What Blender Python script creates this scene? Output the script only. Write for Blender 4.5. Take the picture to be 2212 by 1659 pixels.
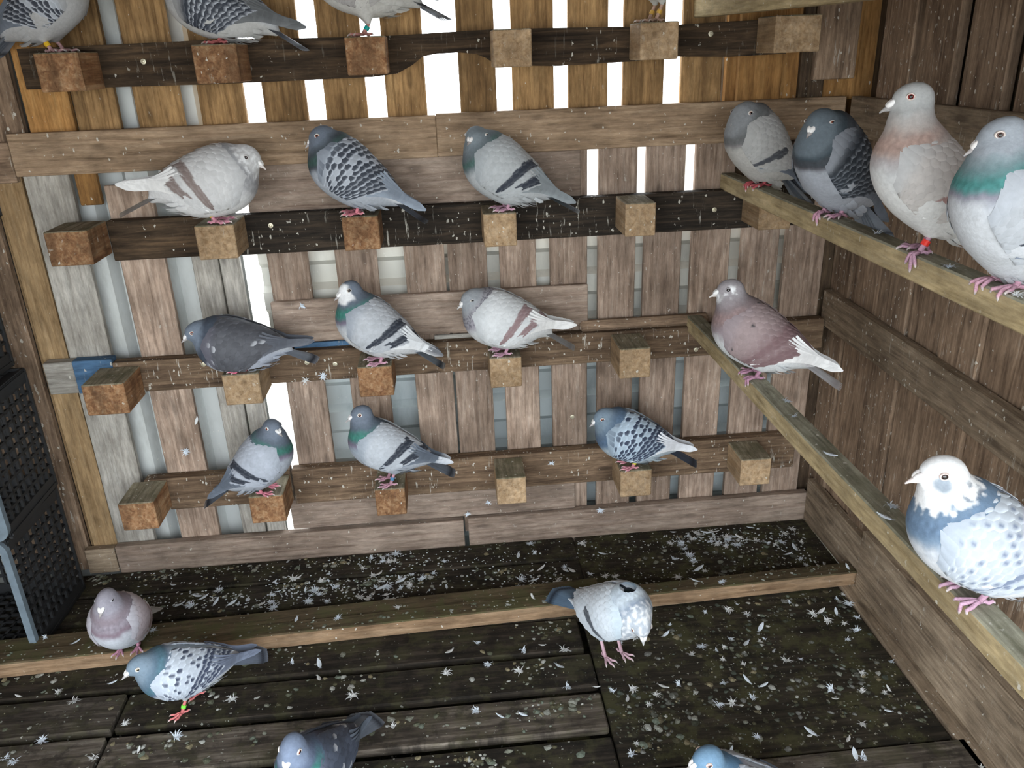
import bpy, bmesh, math, random
import numpy as np
from mathutils import Vector, Matrix

random.seed(7)
rng = np.random.RandomState(11)
for o in list(bpy.data.objects):
    bpy.data.objects.remove(o, do_unlink=True)
scene = bpy.context.scene
COL = scene.collection

# ------------------------------------------------------------------ camera
FPX = 1747.45
YAW, PITCH, ROLL = 0.0716, 0.39174, -0.0387
CAM = np.array([0.0, -2.23, 1.455])
_f = np.array([math.sin(YAW) * math.cos(PITCH), math.cos(YAW) * math.cos(PITCH), -math.sin(PITCH)])
_r = np.array([math.cos(YAW), -math.sin(YAW), 0.0])
_u = np.cross(_r, _f)
CR = math.cos(ROLL) * _r + math.sin(ROLL) * _u
CU = -math.sin(ROLL) * _r + math.cos(ROLL) * _u
CF = _f
cam = bpy.data.cameras.new('camera')
cam.sensor_fit = 'HORIZONTAL'
cam.sensor_width = 36.0
cam.lens = FPX / 2212.0 * 36.0
cam.clip_start = 0.05
cam_o = bpy.data.objects.new('camera', cam)
M = Matrix.Identity(4)
for i in range(3):
    M[i][0], M[i][1], M[i][2], M[i][3] = CR[i], CU[i], -CF[i], CAM[i]
cam_o.matrix_world = M
COL.objects.link(cam_o)
scene.camera = cam_o

# ------------------------------------------------------------------ world, exposure
world = bpy.data.worlds.new('overcast_sky')
scene.world = world
world.use_nodes = True
bg = world.node_tree.nodes['Background']
bg.inputs[0].default_value = (0.90, 0.955, 1.0, 1)
bg.inputs[1].default_value = 3.4
scene.view_settings.view_transform = 'Standard'
scene.view_settings.look = 'None'
scene.view_settings.gamma = 1.0
scene.view_settings.use_curve_mapping = False
scene.view_settings.exposure = 0.85


def ray(px, py):
    return CF + CR * (px - 1106.0) / FPX - CU * (py - 829.5) / FPX


def on_wall(px, py, y=0.0):
    """point of the plane y = const seen at a pixel of the photograph"""
    d = ray(px, py)
    return CAM + d * (y - CAM[1]) / d[1]


def on_level(px, py, z=0.0):
    d = ray(px, py)
    return CAM + d * (z - CAM[2]) / d[2]


# ------------------------------------------------------------------ node helpers
class NT:
    def __init__(self, mat):
        self.t = mat.node_tree
        self.n = self.t.nodes
        self.l = self.t.links

    def node(self, typ, **kw):
        nd = self.n.new(typ)
        for k, v in kw.items():
            setattr(nd, k, v)
        return nd

    def put(self, sock, v):
        if isinstance(v, bpy.types.NodeSocket):
            self.l.new(v, sock)
        elif isinstance(v, (tuple, list)) and len(v) == 3 and sock.type == 'RGBA':
            sock.default_value = (*v, 1)
        else:
            sock.default_value = v

    def math(self, op, a, b=0.0, c=None, clamp=False):
        nd = self.node('ShaderNodeMath', operation=op)
        nd.use_clamp = clamp
        self.put(nd.inputs[0], a)
        self.put(nd.inputs[1], b)
        if c is not None:
            self.put(nd.inputs[2], c)
        return nd.outputs[0]

    def vmath(self, op, a, b):
        nd = self.node('ShaderNodeVectorMath', operation=op)
        self.put(nd.inputs[0], a)
        self.put(nd.inputs[1], b)
        return nd.outputs[0]

    def noise(self, vec, scale, detail=4.0, rough=0.55, dist=0.0):
        nd = self.node('ShaderNodeTexNoise')
        self.put(nd.inputs['Vector'], vec)
        nd.inputs['Scale'].default_value = scale
        nd.inputs['Detail'].default_value = detail
        nd.inputs['Roughness'].default_value = rough
        nd.inputs['Distortion'].default_value = dist
        return nd.outputs['Fac']

    def ramp(self, fac, stops):
        nd = self.node('ShaderNodeValToRGB')
        self.put(nd.inputs[0], fac)
        els = nd.color_ramp.elements
        while len(els) < len(stops):
            els.new(0.5)
        for e, (p, c) in zip(els, stops):
            e.position = p
            e.color = (*c, 1) if len(c) == 3 else c
        return nd.outputs[0]

    def step(self, v, lo, hi):
        nd = self.node('ShaderNodeMapRange')
        nd.interpolation_type = 'SMOOTHSTEP'
        self.put(nd.inputs['Value'], v)
        nd.inputs['From Min'].default_value = lo
        nd.inputs['From Max'].default_value = hi
        return nd.outputs[0]

    def mix(self, fac, a, b, blend='MIX'):
        nd = self.node('ShaderNodeMix', data_type='RGBA', blend_type=blend)
        self.put(nd.inputs['Factor'], fac)
        self.put(nd.inputs['A'], a)
        self.put(nd.inputs['B'], b)
        return nd.outputs['Result']

    def bump(self, h, strength, dist):
        nd = self.node('ShaderNodeBump')
        nd.inputs['Strength'].default_value = strength
        nd.inputs['Distance'].default_value = dist
        self.put(nd.inputs['Height'], h)
        return nd.outputs[0]


def new_mat(name):
    m = bpy.data.materials.new(name)
    m.use_nodes = True
    nt = NT(m)
    return m, nt, nt.n['Principled BSDF']


DROP = (0.62, 0.60, 0.53)


def wood(name, dark, mid, light, drop=0.3, streak=0.0, moss=0.0, rough=0.85, vary=0.45, specks=0.4, stain=0.0,
         fleck=DROP):
    """weathered timber, grain along the board's own X axis, bird droppings in the world's vertical"""
    m, t, b = new_mat(name)
    tc = t.node('ShaderNodeTexCoord').outputs['Object']
    rnd = t.node('ShaderNodeObjectInfo').outputs['Random']
    off = t.node('ShaderNodeCombineXYZ')
    t.put(off.inputs[0], t.math('MULTIPLY', rnd, 13.7))
    t.put(off.inputs[1], t.math('MULTIPLY', rnd, 7.3))
    t.put(off.inputs[2], t.math('MULTIPLY', rnd, 29.1))
    vec = t.vmath('ADD', tc, off.outputs[0])
    g = t.noise(t.vmath('MULTIPLY', vec, (1.6, 26.0, 26.0)), 3.0, 8.0, 0.65, 0.7)
    col = t.ramp(g, [(0.30, dark), (0.5, mid), (0.72, light)])
    big = t.noise(vec, 5.0, 4.0, 0.6)
    col = t.mix(1.0, col, t.ramp(big, [(0.32, (0.62, 0.60, 0.58)), (0.66, (1.12, 1.12, 1.12))]), 'MULTIPLY')
    br = t.math('ADD', t.math('MULTIPLY', rnd, vary), 1.0 - vary * 0.5)
    cmb = t.node('ShaderNodeCombineColor')
    for i in range(3):
        t.put(cmb.inputs[i], br)
    col = t.mix(1.0, col, cmb.outputs[0], 'MULTIPLY')
    fine = t.noise(t.vmath('MULTIPLY', vec, (14.0, 60.0, 60.0)), 1.0, 6.0, 0.75)
    col = t.mix(0.8, col, t.ramp(fine, [(0.34, (0.60, 0.60, 0.60)), (0.66, (1.30, 1.30, 1.30))]), 'MULTIPLY')
    # knots
    vor = t.node('ShaderNodeTexVoronoi')
    t.put(vor.inputs['Vector'], t.vmath('MULTIPLY', vec, (4.5, 14.0, 14.0)))
    vor.inputs['Scale'].default_value = 1.0
    kn = t.step(vor.outputs['Distance'], 0.16, 0.05)
    col = t.mix(t.math('MULTIPLY', kn, 0.55), col, tuple(c * 0.35 for c in dark))
    pos = t.node('ShaderNodeNewGeometry').outputs['Position']
    if stain:
        st = t.step(t.noise(t.vmath('MULTIPLY', pos, (16, 16, 4.0)), 1.0, 5.0, 0.65), 0.48, 0.62)
        col = t.mix(t.math('MULTIPLY', st, stain), col, tuple(c * 0.22 for c in mid))
    if moss:
        mm = t.step(t.noise(pos, 14.0, 6.0, 0.7), 0.46, 0.60)
        col = t.mix(t.math('MULTIPLY', mm, moss), col, (0.085, 0.085, 0.035))
    if streak:
        s1 = t.step(t.noise(t.vmath('MULTIPLY', pos, (95, 95, 11)), 1.0, 4.0, 0.7), 0.60, 0.68)
        s2 = t.step(t.noise(pos, 6.0, 3.0), 0.42, 0.62)
        col = t.mix(t.math('MULTIPLY', t.math('MULTIPLY', s1, s2), streak), col, fleck)
    if drop:
        d1 = t.step(t.noise(t.vmath('MULTIPLY', pos, (80, 80, 46)), 1.0, 3.0, 0.6), 0.665, 0.70)
        d2 = t.step(t.noise(pos, 4.2, 3.0), 0.38, 0.6)
        col = t.mix(t.math('MULTIPLY', t.math('MULTIPLY', d1, d2), drop), col, fleck)
    if specks:
        v2 = t.node('ShaderNodeTexVoronoi')
        wn = t.node('ShaderNodeTexNoise')
        t.put(wn.inputs['Vector'], pos)
        wn.inputs['Scale'].default_value = 130.0
        t.put(v2.inputs['Vector'], t.vmath('ADD', t.vmath('MULTIPLY', pos, (1.15, 1.15, .75)), t.vmath('MULTIPLY', wn.outputs['Color'], (.010, .010, .010))))
        v2.inputs['Scale'].default_value = 95.0
        sc = t.node('ShaderNodeSeparateColor')
        t.put(sc.inputs[0], v2.outputs['Color'])
        rad = t.math('SUBTRACT', v2.outputs['Distance'], t.math('MULTIPLY', t.math('POWER', sc.outputs[1], 2.5), 0.30))
        sp = t.math('MULTIPLY', t.step(rad, 0.07, 0.01), t.math('GREATER_THAN', sc.outputs[0], 1.0 - 0.42 * specks))
        col = t.mix(t.math('MULTIPLY', sp, 0.8), col, fleck)
    t.put(b.inputs['Base Color'], col)
    b.inputs['Roughness'].default_value = rough
    b.inputs['Specular IOR Level'].default_value = 0.25
    t.put(b.inputs['Normal'], t.bump(g, 0.35, 0.003))
    return m


W_UP = wood('wood_upper_slats', (0.15, 0.085, 0.035), (0.34, 0.205, 0.09), (0.47, 0.30, 0.14), drop=.35, specks=.25, stain=.35)
W_ORANGE = wood('wood_orange', (0.22, 0.11, 0.035), (0.42, 0.22, 0.075), (0.5, 0.29, 0.11), drop=.2, specks=.15, stain=.2)
W_LOW = wood('wood_lower_slats', (0.193, 0.139, 0.104), (0.363, 0.270, 0.209), (0.518, 0.416, 0.337), drop=.6, streak=.45, specks=.7)
W_PALE = wood('wood_pale_grey', (0.26, 0.24, 0.21), (0.40, 0.38, 0.34), (0.5, 0.48, 0.44), drop=.35, specks=.3, vary=.15)
W_TAN = wood('wood_tan', (0.23, 0.145, 0.07), (0.37, 0.25, 0.13), (0.46, 0.33, 0.19), drop=.35, specks=.3, vary=.15)
W_BEAM = wood('wood_beam', (0.201, 0.136, 0.083), (0.366, 0.260, 0.171), (0.472, 0.354, 0.242), drop=.4, specks=.35, vary=.2)
W_PLANK = wood('wood_plank', (0.192, 0.135, 0.104), (0.326, 0.252, 0.201), (0.416, 0.335, 0.275), drop=.4, specks=.5, vary=.2)
W_RAILD = wood('wood_rail_dark', (0.012, 0.010, 0.008), (0.035, 0.027, 0.020), (0.085, 0.062, 0.042), drop=.8, streak=.75, specks=.8, vary=.3)
W_RAIL0 = wood('wood_rail_top', (0.02, 0.013, 0.008), (0.06, 0.04, 0.024), (0.14, 0.09, 0.05), drop=.45, streak=.25, specks=.3, vary=.3)
W_RAIL = wood('wood_rail_brown', (0.069, 0.044, 0.027), (0.163, 0.110, 0.070), (0.275, 0.194, 0.125), drop=.85, streak=.9, specks=.9, vary=.25)
W_BLOCK = wood('wood_block', (0.30, 0.19, 0.10), (0.44, 0.31, 0.185), (0.52, 0.39, 0.26), drop=.4, streak=.25, specks=.4, vary=.25)
W_BLOCKR = wood('wood_block_rust', (0.17, 0.075, 0.034), (0.34, 0.185, 0.092), (0.50, 0.34, 0.20), drop=.3, streak=.1, specks=.3, vary=.3, stain=.5)
W_BLOCKT = wood('wood_block_top', (0.138, 0.122, 0.081), (0.277, 0.244, 0.170), (0.423, 0.382, 0.293), drop=.6, specks=.9, moss=.4, vary=.2)
W_RIGHT = wood('wood_right_wall', (0.131, 0.088, 0.060), (0.271, 0.189, 0.128), (0.438, 0.315, 0.219), drop=.7, streak=.6, specks=.7, vary=.4)
W_RDARK = wood('wood_right_dark', (0.039, 0.026, 0.017), (0.091, 0.062, 0.039), (0.156, 0.111, 0.065), drop=.3, specks=.3, vary=.3)
W_BATTEN = wood('wood_right_batten', (0.165, 0.123, 0.085), (0.303, 0.234, 0.165), (0.427, 0.343, 0.248), drop=.5, streak=.3, specks=.6, vary=.2)
W_PERCH = wood('wood_perch', (0.30, 0.23, 0.12), (0.44, 0.35, 0.20), (0.52, 0.43, 0.27), drop=.4, streak=.2, specks=.3, vary=.1)
W_PERCHT = wood('wood_perch_top', (0.189, 0.189, 0.138), (0.319, 0.312, 0.239), (0.478, 0.471, 0.377), drop=.6, specks=.5, moss=.25, vary=.1)
W_FLOOR = wood('wood_floor_plank', (0.034, 0.028, 0.023), (0.109, 0.091, 0.073), (0.259, 0.228, 0.192), drop=.5, specks=.3, moss=.25, stain=.75, vary=.85, fleck=(.34, .35, .31))
W_FLOORD = wood('wood_floor_plank_dark', (0.010, 0.009, 0.007), (0.030, 0.024, 0.018), (0.075, 0.06, 0.045), drop=.5, specks=.35, moss=.3, stain=.6, vary=.4, fleck=(.34, .35, .31))
W_FLOORP = wood('wood_floor_panel', (0.013, 0.012, 0.009), (0.033, 0.027, 0.019), (0.075, 0.063, 0.045), drop=.55, specks=1.0, moss=.5, vary=.1, fleck=(.32, .32, .27))
W_FBEAM = wood('wood_floor_beam', (0.18, 0.11, 0.06), (0.30, 0.20, 0.12), (0.40, 0.29, 0.19), drop=.3, specks=.3, vary=.1)
W_FBEAMT = wood('wood_floor_beam_top', (0.045, 0.035, 0.018), (0.10, 0.075, 0.042), (0.17, 0.13, 0.08), drop=.55, specks=.8, moss=.7, vary=.1, fleck=(.4, .42, .36))


def metal_mat(name, base, dirt, rough=0.55):
    m, t, b = new_mat(name)
    pos = t.node('ShaderNodeNewGeometry').outputs['Position']
    d = t.step(t.noise(t.vmath('MULTIPLY', pos, (9, 9, 3)), 1.0, 6.0, 0.7), 0.45, 0.75)
    col = t.mix(t.math('MULTIPLY', d, 0.6), base, dirt)
    s = t.step(t.noise(pos, 85.0, 2.0), 0.70, 0.74)
    col = t.mix(t.math('MULTIPLY', s, 0.6), col, (.75, .75, .7))
    t.put(b.inputs['Base Color'], col)
    b.inputs['Roughness'].default_value = rough
    b.inputs['Metallic'].default_value = 0.15
    return m


MET_L = metal_mat('metal_sheet_pale', (0.60, 0.63, 0.62), (0.33, 0.34, 0.32))
MET_M = metal_mat('metal_sheet_cream', (0.66, 0.66, 0.60), (0.40, 0.42, 0.40))
MET_B = metal_mat('metal_sheet_blue', (0.50, 0.57, 0.59), (0.26, 0.33, 0.36))


def plain(name, col, rough=0.6, metal=0.0, noise_amt=0.25, scale=40.0, spec=0.4):
    m, t, b = new_mat(name)
    pos = t.node('ShaderNodeTexCoord').outputs['Object']
    n = t.noise(pos, scale, 4.0)
    c2 = tuple(c * (1 - noise_amt) for c in col)
    t.put(b.inputs['Base Color'], t.mix(n, c2, col))
    b.inputs['Roughness'].default_value = rough
    b.inputs['Metallic'].default_value = metal
    b.inputs['Specular IOR Level'].default_value = spec
    return m


def attr_mat(name, rough=0.8, vary=0.12, scale=160.0, bump=0.0, spec=0.3, sheen=0.0, coat=0.0):
    m, t, b = new_mat(name)
    a = t.node('ShaderNodeAttribute', attribute_name='Col').outputs['Color']
    pos = t.node('ShaderNodeTexCoord').outputs['Object']
    n = t.noise(pos, scale, 4.0, 0.6)
    k = t.ramp(n, [(0.3, (1 - vary,) * 3), (0.7, (1 + vary,) * 3)])
    t.put(b.inputs['Base Color'], t.mix(1.0, a, k, 'MULTIPLY'))
    b.inputs['Roughness'].default_value = rough
    b.inputs['Specular IOR Level'].default_value = spec
    b.inputs['Sheen Weight'].default_value = sheen
    b.inputs['Coat Weight'].default_value = coat
    if bump:
        n2 = t.noise(t.vmath('MULTIPLY', pos, (1, 1, 1)), scale * 1.2, 3.0, 0.6)
        t.put(b.inputs['Normal'], t.bump(n2, bump, 0.002))
    return m


FEATHER = attr_mat('pigeon_feathers', rough=0.75, vary=0.10, scale=140.0, bump=0.35, spec=0.25)
VANE = attr_mat('pigeon_vanes', rough=0.62, vary=0.07, scale=90.0, spec=0.3)
SKIN = attr_mat('pigeon_skin', rough=0.6, vary=0.22, scale=420.0, bump=0.5)
HORN = attr_mat('pigeon_horn', rough=0.55, vary=0.06, scale=300.0)
RING = attr_mat('leg_ring_plastic', rough=0.35, vary=0.03, scale=60.0)
EYE = attr_mat('pigeon_eye', rough=0.08, vary=0.0, scale=60.0, spec=0.6, coat=0.6)
DOWN = attr_mat('loose_feathers', rough=0.8, vary=0.08, scale=120.0)
CRUST = attr_mat('droppings', rough=0.9, vary=0.35, scale=160.0, bump=0.5)
M_SCREW = plain('galvanised_screw', (0.62, 0.58, 0.45), 0.4, 0.6)
M_CRATE = plain('black_crate_plastic', (0.028, 0.030, 0.033), 0.55, 0, 0.6, 25.0)
M_CRATE2 = plain('grey_blue_crate_rim', (0.20, 0.26, 0.31), 0.6, 0, 0.5, 40.0)
M_PAINT = wood('wood_blue_paint', (0.06, 0.12, 0.21), (0.075, 0.155, 0.27), (0.10, 0.19, 0.31), drop=.6, streak=.6, specks=.5, vary=.05)
M_GROUND = plain('outside_gravel', (0.50, 0.47, 0.42), 0.95, 0, 0.3, 12.0)


# ------------------------------------------------------------------ object helpers
def mesh_obj(name, verts, faces, mat, parent=None, cols=None, smooth=False):
    me = bpy.data.meshes.new(name)
    me.from_pydata([tuple(v) for v in verts] if not isinstance(verts, np.ndarray) else verts.tolist(), [],
                   faces if isinstance(faces, list) else faces.tolist())
    if cols is not None:
        at = me.color_attributes.new('Col', 'FLOAT_COLOR', 'POINT')
        c = np.ones((len(verts), 4), dtype=np.float32)
        c[:, :3] = cols
        at.data.foreach_set('color', c.ravel())
    if smooth:
        me.polygons.foreach_set('use_smooth', [True] * len(me.polygons))
    me.materials.append(mat)
    me.update()
    o = bpy.data.objects.new(name, me)
    COL.objects.link(o)
    if parent is not None:
        o.parent = parent
    return o


def empty(name, loc=(0, 0, 0), rz=0.0):
    o = bpy.data.objects.new(name, None)
    o.empty_display_size = 0.05
    o.location = loc
    o.rotation_euler = (0, 0, rz)
    COL.objects.link(o)
    return o


def tag(o, label, cat, group=None):
    o['label'] = label
    o['category'] = cat
    if group:
        o['group'] = group
    return o


def struct(o):
    o['kind'] = 'structure'
    return o


def box_mesh(name, L, W, T, bev=0.002, mat=None, mat_top=None, top_axis=None):
    bm = bmesh.new()
    bmesh.ops.create_cube(bm, size=1.0)
    bmesh.ops.scale(bm, vec=(L, W, T), verts=bm.verts)
    if bev:
        bmesh.ops.bevel(bm, geom=bm.edges[:], offset=bev, segments=1, affect='EDGES', profile=0.5)
    me = bpy.data.meshes.new(name)
    if mat_top is not None:
        bm.normal_update()
        for f in bm.faces:
            if f.normal.dot(Vector(top_axis)) > 0.6:
                f.material_index = 1
    bm.to_mesh(me)
    bm.free()
    me.materials.append(mat)
    if mat_top is not None:
        me.materials.append(mat_top)
    return me


AX = {  # local X = grain, local Y = width, local Z = thickness (towards the room)
    'wall_h': Matrix(((1, 0, 0), (0, 0, -1), (0, 1, 0))),      # along x, width z, thickness y
    'wall_v': Matrix(((0, 1, 0), (0, 0, -1), (-1, 0, 0))),     # along z, width x, thickness y
    'floor_x': Matrix(((1, 0, 0), (0, 1, 0), (0, 0, 1))),      # along x, width y, thickness z
    'floor_y': Matrix(((0, -1, 0), (1, 0, 0), (0, 0, 1))),     # along y, width x
    'side_h': Matrix(((0, 0, -1), (-1, 0, 0), (0, 1, 0))),     # along y, width z, thickness x (faces -x)
    'side_v': Matrix(((0, 0, -1), (0, 1, 0), (1, 0, 0))),      # along z, width y, thickness x
}


def board(name, x0, x1, y0, y1, z0, z1, axis, mat, parent=None, bev=0.002, tilt=0.0, mat_top=None):
    """a bevelled board filling the given box; its grain runs along `axis`"""
    d = Vector((x1 - x0, y1 - y0, z1 - z0))
    A = AX[axis]
    ld = [abs((A.transposed() @ d)[i]) for i in range(3)]
    top = (A.transposed() @ Vector((0, 0, 1))) if mat_top is not None else None
    me = box_mesh(name, ld[0], ld[1], ld[2], bev, mat, mat_top, top)
    o = bpy.data.objects.new(name, me)
    COL.objects.link(o)
    c = Vector(((x0 + x1) / 2, (y0 + y1) / 2, (z0 + z1) / 2))
    mw = A.to_4x4()
    if tilt:
        mw = mw @ Matrix.Rotation(tilt, 4, 'Z')
    if parent is not None:
        o.parent = parent
        c = c - parent.location
    mw.translation = c
    o.matrix_basis = mw
    return o


# ================================================================== the setting
wall_back = struct(empty('wall_back', (0, 0, 0)))
wall_right = struct(empty('wall_right', (1.12, 0, 0)))
floor = struct(empty('floor', (0, 0, 0)))

# --- outer metal cladding behind the slats
def corrugated(name, x0, x1, z0, z1, y, pitch, depth, vertical, mat):
    vs, fs = [], []
    a0, a1 = (x0, x1) if vertical else (z0, z1)
    prof = []
    a = a0
    while a < a1:
        for da, h in ((0, 0), (.38, 0), (.5, 1), (.88, 1)):
            p = a + da * pitch
            if p <= a1:
                prof.append((p, h * depth))
        a += pitch
    prof.append((a1, 0))
    for p, h in prof:
        for e in (0, 1):
            for th in (0, .0015):
                if vertical:
                    vs.append((p, y + h + th, (z0, z1)[e]))
                else:
                    vs.append(((x0, x1)[e], y + h + th, p))
    for i in range(len(prof) - 1):
        b = i * 4
        fs += [[b, b + 4, b + 6, b + 2], [b + 1, b + 3, b + 7, b + 5], [b, b + 1, b + 5, b + 4], [b + 2, b + 6, b + 7, b + 3]]
    fs += [[0, 2, 3, 1], [b + 4, b + 5, b + 7, b + 6]]
    return mesh_obj(name, vs, fs, mat, wall_back)


corrugated('metal_sheet', -1.62, -0.575, -0.1, 1.76, .05, .155, .03, True, MET_L)
corrugated('metal_sheet', -0.535, 1.20, .655, .985, .05, .135, .022, False, MET_M)
corrugated('metal_sheet', -0.492, 1.20, -0.1, .665, .085, .16, .022, False, MET_B)

# --- slats of the upper pallets
up = [(-1.035, -.923, W_ORANGE), (-.915, -.811, W_UP), (-.766, -.653, W_UP), (-.607, -.495, W_UP), (-.447, -.340, W_UP),
      (-.293, -.187, W_UP), (-.136, -.033, W_UP), (.054, .149, W_UP), (.192, .300, W_UP), (.338, .442, W_UP),
      (.483, .591, W_UP), (.638, .747, W_UP), (.791, .910, W_ORANGE)]
for a, b, m in up:
    board('slat', a, b, 0, .02, 1.215, 1.74, 'wall_v', m, wall_back, tilt=random.uniform(-.004, .004))
board('slat', -1.36, -1.047, -.005, .02, 1.215, 1.74, 'wall_v', W_RIGHT, wall_back)
board('slat', .764, .800, .022, .04, 1.215, 1.74, 'wall_v', W_ORANGE, wall_back)
board('slat', .735, .772, .045, .055, 1.215, 1.74, 'wall_v', W_PALE, wall_back)
board('slat', .905, .968, .022, .04, 1.215, 1.74, 'wall_v', W_ORANGE, wall_back)
board('slat', .962, 1.03, .005, .022, 1.215, 1.74, 'wall_v', W_RDARK, wall_back)
board('slat', 1.02, 1.22, .022, .036, 1.215, 1.74, 'wall_v', W_ORANGE, wall_back)
board('slat', .988, 1.10, -.022, -.002, 1.352, 1.74, 'wall_v', W_RIGHT, wall_back)

# --- slats of the lower pallets
lo = [(-1.157, -1.086, 1.24, W_TAN), (-1.083, -.969, 1.24, W_PALE), (-.888, -.771, 1.165, W_LOW),
      (-.700, -.631, 1.24, W_PALE), (-.626, -.573, 1.24, W_PALE), (-.499, -.390, 1.2, W_LOW), (-.316, -.202, 1.2, W_LOW),
      (-.126, -.014, 1.2, W_LOW), (-.007, .102, 1.2, W_LOW), (.139, .242, 1.2, W_LOW), (.281, .387, 1.24, W_LOW),
      (.418, .525, 1.24, W_LOW), (.550, .658, 1.24, W_LOW), (.688, .800, 1.24, W_LOW), (.835, .945, 1.24, W_LOW),
      (.965, 1.081, 1.24, W_LOW)]
for a, b, zt, m in lo:
    board('slat', a, b, 0, .02, .03, zt, 'wall_v', m, wall_back, tilt=random.uniform(-.003, .003))
board('slat', -1.42, -1.172, -.004, .018, .0, 1.24, 'wall_v', W_RIGHT, wall_back)
board('slat', -.960, -.905, .012, .030, 1.115, 1.24, 'wall_v', W_ORANGE, wall_back)
board('slat', -1.169, -1.150, .012, .03, .0, 1.10, 'wall_v', W_TAN, wall_back)
board('slat', .655, .690, .10, .115, .99, 1.24, 'wall_v', W_PALE, wall_back)  # pale board added outside, stands in for a sunlit wall behind the slit
board('slat', 1.078, 1.22, .022, .034, -.1, 1.3, 'wall_v', W_RDARK, wall_back)  # added plug, blocks bright light leaking in at the right corner

# --- horizontal boards of the back wall
board('board', -1.085, -.0135, -.025, 0, 1.200, 1.305, 'wall_h', W_BEAM, wall_back)
board('board', -.0130, 1.085, -.025, 0, 1.2018, 1.308, 'wall_h', W_BEAM, wall_back)
board('board', -.030, .020, .001, .012, 1.203, 1.302, 'wall_h', W_BEAM, wall_back)  # added backing, keeps the sky from shining through the joint
board('board', .795, .99, .024, .038, 1.03, 1.25, 'wall_h', W_RDARK, wall_back)  # dark plug added behind the slats to shut out sky in these gaps
board('board', -1.45, -1.088, -.020, 0, 1.185, 1.285, 'wall_h', W_RIGHT, wall_back)
board('board', -.522, .366, -.018, 0, 1.079, 1.2016, 'wall_h', W_PLANK, wall_back)
board('board', -.505, .386, -.018, 0, .709, .830, 'wall_h', W_PLANK, wall_back)
board('board', -.540, .345, -.018, 0, .098, .205, 'wall_h', W_PLANK, wall_back)
board('board', -1.082, -.012, -.030, -.002, -.03, .090, 'wall_h', W_PLANK, wall_back)
board('board', .002, 1.105, -.030, -.002, -.03, .095, 'wall_h', W_PLANK, wall_back)
board('board', -1.175, -1.086, -.028, -.002, .0, .085, 'wall_h', W_BATTEN, wall_back)
board('board', -.46, -.19, -.012, 0, .680, .704, 'wall_h', M_PAINT, wall_back)
board('board', -.06, .13, -.010, 0, .680, .702, 'wall_h', W_PALE, wall_back)
board('board', .36, .745, -.032, 0, .690, .722, 'wall_h', W_RIGHT, wall_back, bev=.010)

# --- right wall: two layers of upright boards, battens
yb = .02
k = 0
while yb > -2.2:
    board('board', 1.172, 1.186, yb - .145, yb, -.05, 1.74, 'side_v', W_RDARK, wall_right)
    yb -= .148
for a in (-.107, -.282, -.465, -.645, -.825, -1.005, -1.185, -1.365, -1.545, -1.725, -1.905):
    board('board', 1.12, 1.144, a - .14, a, 1.22, 1.74, 'side_v', W_RIGHT, wall_right, tilt=random.uniform(-.004, .004))
edges = [.018, -.098, -.252, -.400, -.543, -.690, -.838, -.985, -1.13, -1.28, -1.43, -1.58, -1.73, -1.88, -2.03, -2.18]
for i in range(len(edges) - 1):
    dx = .006 * (i % 2)
    board('board', 1.120 + dx, 1.140 + dx, edges[i + 1] + .004, edges[i], -.03, 1.26, 'side_v', W_RIGHT, wall_right,
          bev=.004, tilt=random.uniform(-.004, .004))
board('batten', 1.096, 1.120, -2.2, -.027, 1.208, 1.308, 'side_h', W_BATTEN, wall_right)
board('batten', 1.092, 1.120, -2.2, -.004, .640, .745, 'side_h', W_BATTEN, wall_right, tilt=-.022)
board('batten', 1.098, 1.122, -.42, -.032, .0, .150, 'side_h', W_BATTEN, wall_right)
board('batten', 1.090, 1.120, -2.2, -.40, .0, .185, 'side_h', W_BATTEN, wall_right, tilt=-.004)

# --- floor
board('base', -1.75, 1.2, -2.6, .1, -.14, -.10, 'floor_x', W_FLOORP, floor, bev=0)
back_rows = [(-.148, -.033), (-.280, -.158), (-.425, -.290)]
for a, b in back_rows:
    board('plank', -1.72, .335, a, b, -.024, 0, 'floor_x', W_FLOORD, floor, bev=.004, tilt=random.uniform(-.003, .003))
front_rows = [(-.556, -.430), (-.690, -.574), (-.828, -.712), (-.966, -.852), (-1.10, -.985), (-1.24, -1.12), (-1.38, -1.26),
              (-1.52, -1.40), (-1.66, -1.54), (-1.80, -1.68), (-1.94, -1.82), (-2.08, -1.96)]
for i, (a, b) in enumerate(front_rows):
    if i == 0:
        board('plank', -1.72, .283, a, b, -.022, 0, 'floor_x', W_FLOORD, floor, bev=.004)
    else:
        board('plank', -1.72, -.875, a - .005, b - .003, -.022, .004, 'floor_x', W_FLOOR, floor, bev=.003, tilt=.003)
        board('plank', -.868, .295, a, b, -.022, 0, 'floor_x', W_FLOORD if i in (1, 3, 5) else W_FLOOR, floor, bev=.004, tilt=random.uniform(-.004, .004))
board('panel', .300, 1.050, -.942, -.05, -.026, -.006, 'floor_x', W_FLOORP, floor, bev=.003)
board('panel', .340, 1.100, -.30, -.03, -.010, -.003, 'floor_x', W_FLOORP, floor, bev=.002)
for i, (a, b) in enumerate(((-1.085, -.952), (-1.23, -1.10), (-1.38, -1.245), (-1.53, -1.40), (-1.68, -1.55), (-1.83, -1.70), (-1.98, -1.85))):
    board('plank', .305, 1.072, a, b, -.022, .002, 'floor_x', W_FLOOR, floor, bev=.004)
board('plank', 1.053, 1.098, -2.2, -.31, -.02, .002, 'floor_y', W_BATTEN, floor, bev=.003)
for x in (-1.5, -.6, .2):
    board('bearer', x - .05, x + .05, -2.2, .0, -.10, -.025, 'floor_y', W_FLOORP, floor, bev=0)

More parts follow.
